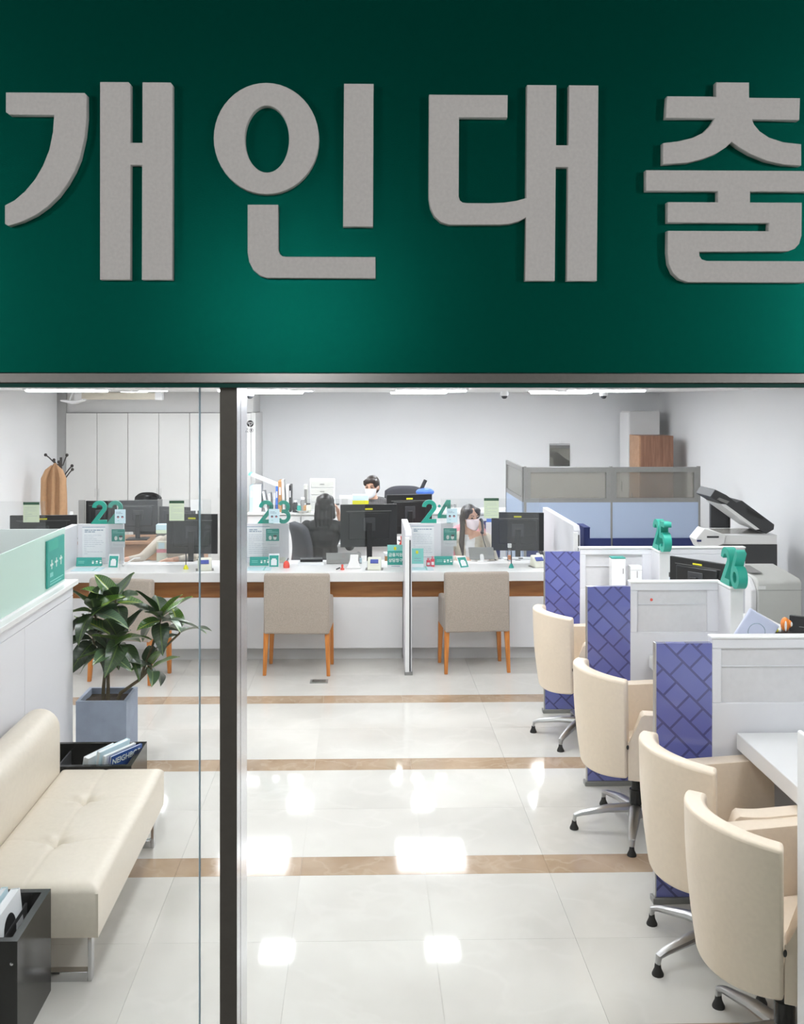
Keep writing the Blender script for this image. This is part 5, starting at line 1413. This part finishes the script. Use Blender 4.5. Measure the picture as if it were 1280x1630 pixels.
    if hair == 'short':
        for s in (-1, 1): h.ell(hp(s * 0.06, -0.015, 0.06), (0.034, 0.06, 0.045), M=H)
        h.ell(hp(-0.03, -0.07, 0.085), (0.05, 0.03, 0.028), M=H); h.ell(hp(0.03, -0.066, 0.095), (0.045, 0.035, 0.028), M=H); h.ell(hp(0.065, -0.05, 0.05), (0.02, 0.03, 0.045), M=H)
    else:
        for s in (-1, 1):
            h.ell(hp(s * 0.066, -0.012, 0.05), (0.032, 0.055, 0.06), M=H)
            h.cap(hp(s * 0.083, 0.02, 0.02), hp(s * 0.088, 0.03 if (hair == 'long' or s > 0) else -0.005, -0.11), 0.024, 0.028, M=H)
            if hair == 'front' and s < 0:
                h.cap(H @ hp(s * 0.088, -0.005, -0.11), nk + Vector((s * 0.085, -0.10, -0.10)), 0.028, 0.03); h.cap(nk + Vector((s * 0.085, -0.10, -0.10)), nk + Vector((s * 0.075, -0.14, -0.22)), 0.03, 0.010)
        h.ell(hp(0.045, -0.05, 0.085), (0.04, 0.035, 0.03), M=H); h.ell(hp(-0.045, -0.05, 0.085), (0.04, 0.035, 0.03), M=H)
        if hair == 'long':
            for dx in (-0.06, -0.02, 0.02, 0.06):
                h.cap(hp(dx, 0.06, 0.0), nk + Vector((dx * 1.1, 0.085, 0.02)), 0.042, 0.036); h.cap(nk + Vector((dx * 1.1, 0.085, 0.02)), nk + Vector((dx, 0.10, -0.10)), 0.036, 0.014)
        else:
            for dx in (-0.05, 0.0, 0.05): h.cap(hp(dx, 0.06, 0.0), nk + Vector((dx, 0.085, -0.02)), 0.045, 0.03)
    hm = remeshed(h, 0.0085, 3)
    hm.materials.clear(); hm.materials.append(hair_m)
    ho = bpy.data.objects.new('hair', hm); C.objects.link(ho); ho.parent = t
    return t, joints

# woman on the phone (number twenty-four): head turned to her left, hand holding the receiver
wx, wy = X(748, 10.0), 10.12
t, jt = person('woman in a beige jacket and pale mask holding a phone to her ear', (wx, wy, 0), R(0), -0.035, M_beige,
    [((-0.24, -0.12, 0.74), (-0.12, -0.36, 0.80), (0.6, -0.8, 0.1)), ((0.235, -0.16, 0.76), (0.125, -0.13, 1.03), (-0.25, 0.25, 0.9))],
    (26, 6), 0.05, 0.0, bulk=1.12, inner=M_blouse, mask=M_maskp, hair='front', hair_m=M_hairb)
ph = thing('phone_receiver', 'dark phone receiver held at the ear of the woman in beige', 'phone', (wx + 0.115, wy - 0.13, 1.055))
MB().tube([(0.0, 0.055, 0.09), (0.012, 0.03, 0.07), (0.012, -0.03, 0.0), (0.0, -0.06, -0.03)], [0.02, 0.014, 0.013, 0.018], 10).build('handset', M_dark, ph)
MB().tube([(0.0, -0.06, -0.04), (0.02, -0.08, -0.12), (0.06, -0.1, -0.25), (0.14, -0.1, -0.30)], 0.005, 8).build('cord', M_dark, ph)
# woman in black seen from behind
t, jt = person('woman with long black hair in a black jacket seen from behind', (X(517, 10.5), 10.55, 0), R(172), 0.035, M_blackcl,
    [((-0.25, -0.10, 0.80), (-0.13, -0.13, 1.12), (0.2, 0.1, 0.9)), ((0.25, -0.06, 0.78), (0.16, -0.32, 0.80), (-0.2, -0.9, 0.0))],
    (6, 2), 0.02, 0.0, mask=M_mask, hair='long', hair_m=M_hair, bulk=1.25)
# man in plaid shirt
t, jt = person('man with dark hair, white mask and grey plaid shirt', (X(593.5, 12.0), 12.02, 0), R(-6), 0.135, M_plaid,
    [((-0.27, -0.10, 0.86), (-0.16, -0.36, 0.83), (0.3, -0.9, 0.0)), ((0.27, -0.10, 0.86), (0.18, -0.36, 0.83), (-0.3, -0.9, 0.0))],
    (-14, 8), 0.06, 0.0, female=False, mask=M_mask, hair='short', hair_m=M_hairb, inner=None)
# person with beige sleeves, hidden behind the screen
t, jt = person('person in a beige shirt whose forearms rest on the desk behind the monitor', (X(284, 10.2), 10.22, 0), R(0), -0.06, M_shirt,
    [((-0.30, -0.34, 0.80), (-0.44, -0.44, 0.79), (-0.9, -0.2, 0.0)), ((0.21, -0.34, 0.80), (0.04, -0.50, 0.80), (-0.9, -0.15, 0.0))],
    (0, 25), 0.17, 0.03, female=False, mask=M_mask, hair='short', hair_m=M_hair)

# ---------------------------------------------------------------- small staff things
# binders and books on the back worktop
bt = ST + 0.001
books = [(402, 0.05, 0.36, 0.30, M_pale, 0, 'pale green file first in the row'), (408, 0.06, 0.37, 0.30, M_white2, 0, 'white file second in the row'), (414.5, 0.05, 0.37, 0.30, M_paper, 0, 'white file third in the row'),
         (426, 0.03, 0.28, 0.26, M_paper, -10, 'slim white folder leaning left'), (432, 0.03, 0.25, 0.26, M_grey, -4, 'slim grey folder beside the leaning one'), (437, 0.025, 0.26, 0.26, M_white2, 5, 'slim white folder leaning right'),
         (442, 0.03, 0.35, 0.28, M_bluep, 0, 'blue book left of the ochre book'), (447, 0.05, 0.42, 0.28, M_cardb, 0, 'tall ochre book'), (453.5, 0.035, 0.43, 0.28, M_grey, -3, 'tall grey file right of the ochre book'),
         (459, 0.035, 0.36, 0.28, M_white, 0, 'white file with teal spine edge'), (463, 0.03, 0.36, 0.28, M_dark, 0, 'black file in the row')]
for i, (bp, w, h, d, m, tl, lab) in enumerate(books):
    t = thing('file_binder', lab + ' on the back worktop', 'binder', (X(bp, 13.6), 13.6, bt), 0, 'files on the back worktop')
    T = Matrix.Rotation(R(tl), 4, 'Y')
    MB().box(-w / 2, w / 2, -d / 2, d / 2, 0, h, T).build('cover', m, t, 0.004)
    MB().box(-w / 4, w / 4, -d / 2 - 0.002, -d / 2, h * .55, h * .8, T).build('spine_label', M_paper, t, smooth=False)
t = thing('binder', 'white folder lying slanted on top of the files', 'binder', (X(418, 13.6), 13.6, bt + 0.395))
MB().box(-0.22, 0.22, -0.13, 0.13, -0.015, 0.015, Matrix.Translation((0.03, 0, 0.035)) @ Matrix.Rotation(R(22), 4, 'Y')).build('cover', M_paper, t, 0.003)
MB().box(-0.225, -0.19, -0.131, 0.131, -0.016, 0.016, Matrix.Translation((0.03, 0, 0.035)) @ Matrix.Rotation(R(22), 4, 'Y')).build('spine', M_mint, t, 0.003)
t = thing('drawer_box', 'white desktop drawer box behind the woman in black', 'drawer box', (X(513, 13.6), 13.62, bt))
dw = (X(533, 13.6) - X(493, 13.6)) / 2
MB().box(-dw, dw, -0.02, 0.18, 0, 0.43).build('body', M_white2, t, 0.006)
for k in range(4): 
    d = bxo('drawer', M_gplast, t, -dw + 0.02, dw - 0.02, -0.03, -0.02, 0.02 + 0.1 * k, 0.11 + 0.1 * k, 0.003)
    bxo('handle', M_frameg, d, -0.03, 0.03, -0.036, -0.03, 0.06 + 0.1 * k, 0.07 + 0.1 * k)
t = thing('speaker', 'grey narrow box beside the drawer box', 'box', (X(487, 13.6), 13.6, bt))
bxo('body', M_gplast, t, -0.025, 0.025, -0.06, 0.06, 0, 0.36, 0.004); bxo('front', M_frameg, t, -0.018, 0.018, -0.062, -0.06, 0.05, 0.3)
for i, (bp, h, m, lab) in enumerate([(470, 0.16, M_dark, 'black jar'), (476, 0.11, M_print, 'small teal jar'), (482, 0.2, M_frameg, 'grey thermos'), (484, 0.12, M_cardb, 'brown jar'), (491, 0.12, M_ivory, 'ivory cup')]):
    t = thing('jar', lab + ' on the back worktop beside the drawer box', 'jar', (X(bp, 13.45), 13.45, bt), 0, 'jars on the back worktop')
    MB().lathe([(0.035, 0), (0.037, h * .7), (0.025, h * .8), (0.025, h * .84)], n=14).build('body', m, t)
    MB().lathe([(0.027, h * .84), (0.027, h), (0.002, h)], n=14).build('lid', M_white2 if i != 4 else M_dark, t)
t = thing('bowl', 'white low bowl beside the jars on the back worktop', 'bowl', (X(482, 13.42), 13.3 + 0.1, bt))
MB().lathe([(0.04, 0), (0.09, 0.03), (0.095, 0.035), (0.085, 0.03), (0.03, 0.006)], n=20).build('body', M_white, t)
MB().lathe([(0.03, -0.0), (0.042, 0.004)], n=16).build('foot', M_white, t)
t = thing('paper_cup', 'white mug with dark rim right of the drawer box', 'cup', (X(539, 13.4), 13.42, bt))
MB().lathe([(0.04, 0), (0.045, 0.1), (0.04, 0.1), (0.036, 0.01)], n=16).build('body', M_white, t); MB().lathe([(0.046, 0.1), (0.046, 0.112), (0.03, 0.115)], n=16).build('lid', M_dark, t)
# boxes on the man's desk
t = thing('storage_box', 'white speckled box before the man', 'box', (X(551, 11.2), 11.22, 0.751))
bxo('body', M_white2, t, -0.075, 0.075, -0.07, 0.07, 0, Z(790, 11.15) - 0.751, 0.004); bxo('print', M_grey, t, -0.05, 0.02, -0.072, -0.07, 0.42, 0.5)
t = thing('storage_box', 'pale blue and yellow box before the man', 'box', (X(574, 11.2), 11.22, 0.751))
hb = Z(788, 11.15) - 0.751
bxo('body', M_pale, t, -0.09, 0.09, -0.07, 0.07, 0.0, hb, 0.004); bxo('yellow_band', M_yellow, t, -0.0905, 0.0905, -0.0715, 0.07, hb - 0.11, hb - 0.06)
t = thing('desk_phone', 'black handset standing in a blue dock behind the number twenty-four', 'phone', (X(674, 11.8), 11.8, 0))
bz = Z(786, 11.8)
MB().box(-0.03, 0.03, -0.03, 0.03, 0.02, bz - 0.02).build('post', M_grey, t); MB().box(-0.08, 0.08, -0.08, 0.08, 0, 0.02).build('base', M_grey, t)
MB().ell((0.02, 0, bz + 0.02), (0.11, 0.08, 0.05), 16, 10).build('dock', M_bluep, t)
MB().box(-0.022, 0.022, -0.015, 0.015, 0, 0.16, Matrix.Translation((-0.04, 0, bz + 0.02)) @ Matrix.Rotation(R(25), 4, 'Y')).build('handset', M_dark, t, 0.006)
# clutter on staff desks
t = thing('red_box', 'bright red bottle between the pair of black monitors', 'bottle', (X(640, 10.0), 9.96, DH + 0.001))
MB().lathe([(0.03, 0), (0.03, 0.17), (0.014, 0.2), (0.014, 0.215)], n=14).build('body', M_red, t); MB().lathe([(0.017, 0.215), (0.017, 0.245), (0.003, 0.247)], n=14).build('cap', M_red, t)
t = thing('cardboard_box', 'small brown cardboard box of papers left of the counter fin', 'box', (X(624, 9.75), 9.75, DH + 0.001))
MB().box(-0.07, 0.07, -0.08, 0.08, 0, 0.09).build('body', M_cardb, t, 0.002); MB().box(-0.075, 0.075, -0.085, 0.075, 0.092, 0.11, Matrix.Rotation(R(6), 4, 'Z')).build('papers', M_paper, t)
t = thing('desk_phone', 'white desk phone behind the tablet', 'phone', (X(578, 9.8), 9.75, DH + 0.001))
MB().prism([(-0.09, 0), (0.09, 0), (0.09, 0.07), (-0.09, 0.03)], -0.07, 0.07, 'x').build('body', M_gplast, t, 0.006); MB().tube([(-0.045, -0.06, 0.055), (-0.045, 0.07, 0.095)], 0.02, 10).build('handset', M_dark, t)
t = thing('shelf_box', 'brown tray with blue and white items left of the counter fin', 'box', (X(636, 10.0), 9.82, DH + 0.001))
MB().box(-0.07, 0.07, -0.05, 0.05, 0, 0.12).build('tray', M_cardb, t, 0.003); bxo('packet', M_bluep, t, 0.0, 0.06, -0.04, 0.04, 0.121, 0.15, 0.004); bxo('packet', M_paper, t, -0.06, -0.005, -0.04, 0.04, 0.121, 0.16, 0.004)
t = thing('tablet_stand', 'grey tablet on a white arm before the woman on the phone', 'tablet', (X(765, 9.55), 9.42, WT))
MB().box(-0.12, 0.12, -0.004, 0.004, 0, 0.15, Matrix.Translation((0, 0, 0.02)) @ Matrix.Rotation(R(-50), 4, 'X')).build('slab', M_frameg, t, 0.003)
MB().tube([(0, -0.02, 0.0), (0, 0.01, 0.03), (0, 0.04, 0.05)], 0.02, 10).build('arm', M_white, t); MB().lathe([(0.05, 0), (0.045, 0.01), (0.01, 0.012)], c=(0, -0.02, 0), n=16).build('base', M_white, t)
t = thing('keyboard', 'black keyboard before the right monitor', 'keyboard', (X(810, 9.75), 9.72, DH + 0.001), R(-4))
MB().box(-0.2, 0.1, -0.07, 0.07, 0, 0.02).build('body', M_black, t, 0.004)
for k in range(4): MB().box(-0.19, 0.09, -0.055 + 0.03 * k, -0.032 + 0.03 * k, 0.02, 0.026).build('key_row', M_dark, t)
t = thing('pump_bottle', 'clear pump bottle with white top before the right monitor', 'bottle', (X(810, 9.5), 9.55 - 0.1, WT))
MB().lathe([(0.022, 0), (0.022, 0.09), (0.01, 0.105), (0.01, 0.125)], n=14).build('body', M_acryl, t); MB().box(-0.018, 0.018, -0.01, 0.01, 0.125, 0.165).build('pump', M_white, t, 0.004)
MB().lathe([(0.015, 0.01), (0.017, 0.05), (0.004, 0.055)], n=12).build('tag', M_orange, t)
t = thing('paper_stack', 'white papers spread under the right monitor', 'papers', (X(826, 9.6), 9.50, WT - 0.03))
bxo('sheets', M_paper, t, -0.16, 0.14, -0.02, 0.09, 0.031, 0.045, 0.002); bxo('clip', M_dark, t, -0.02, 0.02, -0.025, -0.005, 0.045, 0.052)
t = thing('blue_board', 'dark blue folder standing behind the woman on the phone', 'folder', (X(783, 10.95), 10.95, 0))
bxo('board', M_navy, t, -0.09, 0.09, -0.01, 0.01, 0.02, Z(836, 10.6)); bxo('label', M_bluep, t, -0.06, 0.01, -0.012, -0.01, Z(830, 10.6) - 0.05, Z(826, 10.6) - 0.04); bxo('foot', M_navy, t, -0.1, 0.1, -0.08, 0.08, 0, 0.02)
t = thing('file_sheet', 'white hanging file beside the right monitor', 'file', (X(778, 10.78), 10.78, 0.0))
bxo('sheet', M_paper, t, -0.03, 0.03, -0.008, 0.008, 0.02, Z(838, 10.45)); bxo('foot', M_paper, t, -0.04, 0.04, -0.05, 0.05, 0, 0.02)
t = thing('papers', 'papers and notes on the desk before the person with beige sleeves', 'papers', (X(258, 9.6), 9.62, DH + 0.001))
bxo('sheet', M_paper, t, -0.12, 0.12, -0.08, 0.1, 0, 0.006); bxo('folder', M_dark, t, -0.34, -0.125, -0.1, 0.1, 0, 0.02, 0.003); bxo('red_card', M_red, t, 0.1, 0.19, -0.06, 0.0, 0.007, 0.012)
t = thing('organizer', 'small desk organizer with blue and pink notes beside the left monitor', 'organizer', (X(259, 10.0), 9.97, DH + 0.001))
bxo('body', M_ivory, t, -0.05, 0.05, -0.03, 0.03, 0, 0.20, 0.003); bxo('blue_note', M_pale, t, -0.03, 0.03, -0.032, -0.03, 0.13, 0.19); bxo('pink_note', M_pinkf, t, -0.05, 0.05, -0.032, -0.03, 0.09, 0.125)
t = thing('paper_tray', 'pale paper tray on the brown desk', 'tray', (X(259, 11.22), 11.2, 0.776))
bxo('post', M_frameg, t, -0.05, 0.05, -0.05, 0.05, 0.0, 0.09); bxo('papers', M_pale, t, -0.06, 0.06, -0.06, 0.06, 0.13, 0.19, 0.004); bxo('green_note', M_lgreen, t, -0.06, 0.06, -0.062, 0.06, 0.091, 0.13, 0.003)
t = thing('white_card', 'white card standing behind the left monitor near the glass joint', 'card', (X(313, 11.0), 11.0, 0))
bxo('card', M_white, t, -0.065, 0.065, -0.004, 0.004, Z(812, 11.0), Z(795, 11.0)); bxo('stem', M_white, t, -0.01, 0.01, -0.004, 0.004, 0.02, Z(812, 11.0)); bxo('foot', M_white, t, -0.1, 0.1, -0.08, 0.08, 0, 0.02)
t = thing('spray_bottle', 'small white and navy spray bottle beside the far left monitor', 'bottle', (X(119.5, 11.2), 11.05, 0))
bz = Z(836, 11.05)
MB().lathe([(0.028, bz), (0.028, bz + 0.1), (0.012, bz + 0.12)], n=14).build('body', M_navy, t); MB().box(-0.012, 0.02, -0.01, 0.01, bz + 0.12, bz + 0.16).build('trigger', M_white, t); MB().box(-0.03, 0.03, -0.03, 0.03, 0.0, bz).build('pedestal', M_frameg, t)
# small things on the right fin
t = thing('desk_phone', 'white desk phone between the right monitor and the end fin', 'phone', (X(880, 9.5), 9.78, DH + 0.001), R(12))
MB().prism([(-0.1, 0), (0.1, 0), (0.1, 0.09), (-0.1, 0.03)], -0.08, 0.08, 'x').build('body', M_white, t, 0.006); MB().tube([(-0.05, -0.07, 0.06), (-0.05, 0.08, 0.115)], 0.02, 10).build('handset', M_dark, t)
t = thing('navy_panel', 'navy panel edge beyond the end fin of the counter', 'partition', (X(934, 9.9), 9.9, 0))
bxo('panel', M_navy, t, -0.03, 0.03, -0.01, 0.3, 0.02, Z(842, 9.9)); bxo('cap', M_navy, t, -0.032, 0.032, -0.012, 0.302, Z(842, 9.9), Z(840, 9.9)); bxo('foot', M_frameg, t, -0.06, 0.06, 0, 0.3, 0, 0.02)
# ---------------------------------------------------------------- staff side of the right desks
t = monitor('black monitor turned sideways behind the number twenty-five', X(1112, 6.75), 6.75, DT, 0.46, 0.27, 0.99, R(-55))
t = thing('paper_cup', 'small dark and white cup beside the turned monitor', 'cup', (X(1073, 7.0), 7.0, DT))
MB().lathe([(0.03, 0), (0.035, 0.28), (0.03, 0.3)], n=14).build('body', M_paleb, t); MB().lathe([(0.036, 0.3), (0.036, 0.33), (0.01, 0.335)], n=14).build('lid', M_dark, t)
t = thing('tilted_device', 'pale blue square device with a ring standing tilted on desk twenty-six', 'device', (X(1203, 5.15), 5.15, DT + 0.0), 0)
MB().box(-0.09, 0.09, -0.012, 0.012, -0.09, 0.09, Matrix.Translation((0.0, 0, Z(1008, 5.15) - DT)) @ Matrix.Rotation(R(32), 4, 'Y') ).build('plate', M_paleb, t, 0.008)
MB().box(-0.02, 0.02, 0.013, 0.05, 0, Z(1012, 5.15) - DT).build('support', M_gplast, t)
mbr = MB(); TT = Matrix.Translation((0.0, -0.013, Z(1008, 5.15) - DT)) @ Matrix.Rotation(R(32), 4, 'Y')
mbr.tube([(0.045 * math.cos(2 * PI * k / 24), 0, 0.045 * math.sin(2 * PI * k / 24)) for k in range(25)], 0.002, 6, M=TT)
mbr.build('ring', M_ink, t)
t = thing('shell_ornament', 'orange shell shaped ornament on a black tray on desk twenty-six', 'ornament', (X(1250, 5.2), 5.2, DT), 0)
zz = Z(1006, 5.2) - DT
MB().ell((0, 0, zz + 0.03), (0.022, 0.03, 0.038), 14, 10, Matrix.Rotation(R(0), 4, 'Y')).ell((0.018, -0.01, zz + 0.036), (0.014, 0.02, 0.022)).build('shell', M_orange, t)
MB().ell((-0.008, -0.026, zz + 0.026), (0.006, 0.006, 0.028)).ell((0.022, -0.026, zz + 0.036), (0.006, 0.006, 0.012)).build('stripe', M_white, t)
MB().box(-0.13, 0.09, -0.04, 0.06, 0.0, zz - 0.005).build('tray', M_black, t, 0.004)
for i, (dx, m) in enumerate([(-0.095, M_white), (-0.07, M_red), (-0.055, M_yellow), (-0.04, M_white)]):
    MB().ell((dx, -0.02, zz + 0.004), (0.011, 0.011, 0.013), 10, 6).build('bead', m, t)
t = monitor('black monitor edge at the right border above the nearest partition', X(1290, 5.05) + 0.16, 5.05, DT, 0.5, 0.34, DT + 0.08, R(-35), sticker=False)

# copier with its lid open
KY = 9.9
kp = F / KY
t = thing('copier', 'white and charcoal copier with its scanner lid propped open', 'copier', (X(1190, KY), KY, 0))
kx = lambda p: X(p, KY) - X(1190, KY)
kz = lambda p: Z(p, KY)
bxo('body', M_dark, t, kx(1150), kx(1238), 0.0, 0.55, 0.03, kz(868), 0.01)
bxo('front_door', M_gplast, t, kx(1152), kx(1196), -0.012, 0.0, 0.08, kz(930), 0.004)
bxo('scanner_bed', M_white, t, kx(1146), kx(1236), -0.02, 0.55, kz(868), kz(853), 0.006)
bxo('glass', M_pfglass, t, kx(1155), kx(1222), 0.08, 0.48, kz(853) - 0.002, kz(853) + 0.002)
MB().prism([(kx(1103), kz(858)), (kx(1117), kz(841)), (kx(1152), kz(852)), (kx(1148), kz(866)), (kx(1128), kz(872)), (kx(1110), kz(872))], -0.08, 0.12, 'y').build('control_panel', M_white, t, 0.008)
MB().box(kx(1121), kx(1140), -0.084, -0.02, kz(856), kz(853)).build('display', M_dark, t, 0.003)
MB().box(kx(1128), kx(1149), -0.07, 0.1, kz(880), kz(868)).build('panel_base', M_dark, t, 0.004)
MB().box(kx(1105), kx(1112), -0.086, -0.08, kz(862), kz(859)).build('blue_line', M_navy, t)
lid = MB().prism([(kx(1134), kz(793)), (kx(1150), kz(803)), (kx(1210), kz(845)), (kx(1224), kz(853)), (kx(1236), kz(846)), (kx(1237), kz(838)), (kx(1185), kz(799)), (kx(1176), kz(802)), (kx(1160), kz(790)), (kx(1142), kz(781))], 0.06, 0.5, 'y').build('lid', M_dark, t, 0.006)
MB().prism([(kx(1148), kz(804)), (kx(1158), kz(805)), (kx(1212), kz(845)), (kx(1206), kz(846))], 0.04, 0.48, 'y').build('platen_pad', M_white, lid)
MB().prism([(kx(1144), kz(797)), (kx(1148), kz(794)), (kx(1164), kz(800)), (kx(1160), kz(804))], 0.045, 0.06, 'y').build('latch', M_frameg, lid)
MB().prism([(kx(1192), kz(811)), (kx(1220), kz(826)), (kx(1216), kz(829)), (kx(1194), kz(818))], 0.05, 0.06, 'y').build('feeder_slot', M_black, lid)
t2 = thing('copier_screen', 'dark upright panel behind the copier glass', 'panel', (X(1144, 10.6), 10.6, 0))
bxo('panel', M_dark, t2, -0.095, 0.095, -0.02, 0.02, 0.02, Z(801, 10.6), 0.005); bxo('side', M_black, t2, 0.096, 0.12, -0.02, 0.05, 0.02, Z(812, 10.6)); bxo('foot', M_dark, t2, -0.12, 0.12, -0.1, 0.1, 0, 0.02)
# grey printer cabinet
GY = 7.75
t = thing('printer', 'pale grey floor printer with sloping top beyond the number twenty-six', 'printer', (X(1240, GY), GY, 0))
gx = lambda p: X(p, GY) - X(1240, GY)
pr = [(0.0, 0.02), (0.62, 0.02), (0.62, Z(905, GY + 0.6)), (0.05, Z(926, GY)), (0.0, Z(932, GY))]
MB().prism([(0.0, 0.02), (0.55, 0.02), (0.55, 0.98), (0.04, 0.945), (0.0, 0.92)], gx(1206), gx(1277), 'x').build('body', M_gplast, t, 0.015, 3)
MB().prism([(0.01, 0.02), (0.55, 0.02), (0.55, 0.96), (0.10, 0.94), (0.01, 0.86)], gx(1197), gx(1206) - 0.001, 'x').build('side_cover', M_white2, t, 0.01)
bxo('label', M_white, t, gx(1208), gx(1219), -0.003, 0.0, 0.865, 0.89)
bxo('seam', M_frameg, t, gx(1206), gx(1277), -0.0015, 0.0, 0.855, 0.858)
MB().box(gx(1206), gx(1225), 0.15, 0.4, 0.0, 0.004, Matrix.Translation((0, 0, 0.957)) @ Matrix.Rotation(R(3.9), 4, 'X')).build('output_slot', M_frameg, t)
bxo('plinth', M_dark, t, gx(1206), gx(1277), 0.03, 0.5, 0.0, 0.02)

scene.render.film_transparent = False
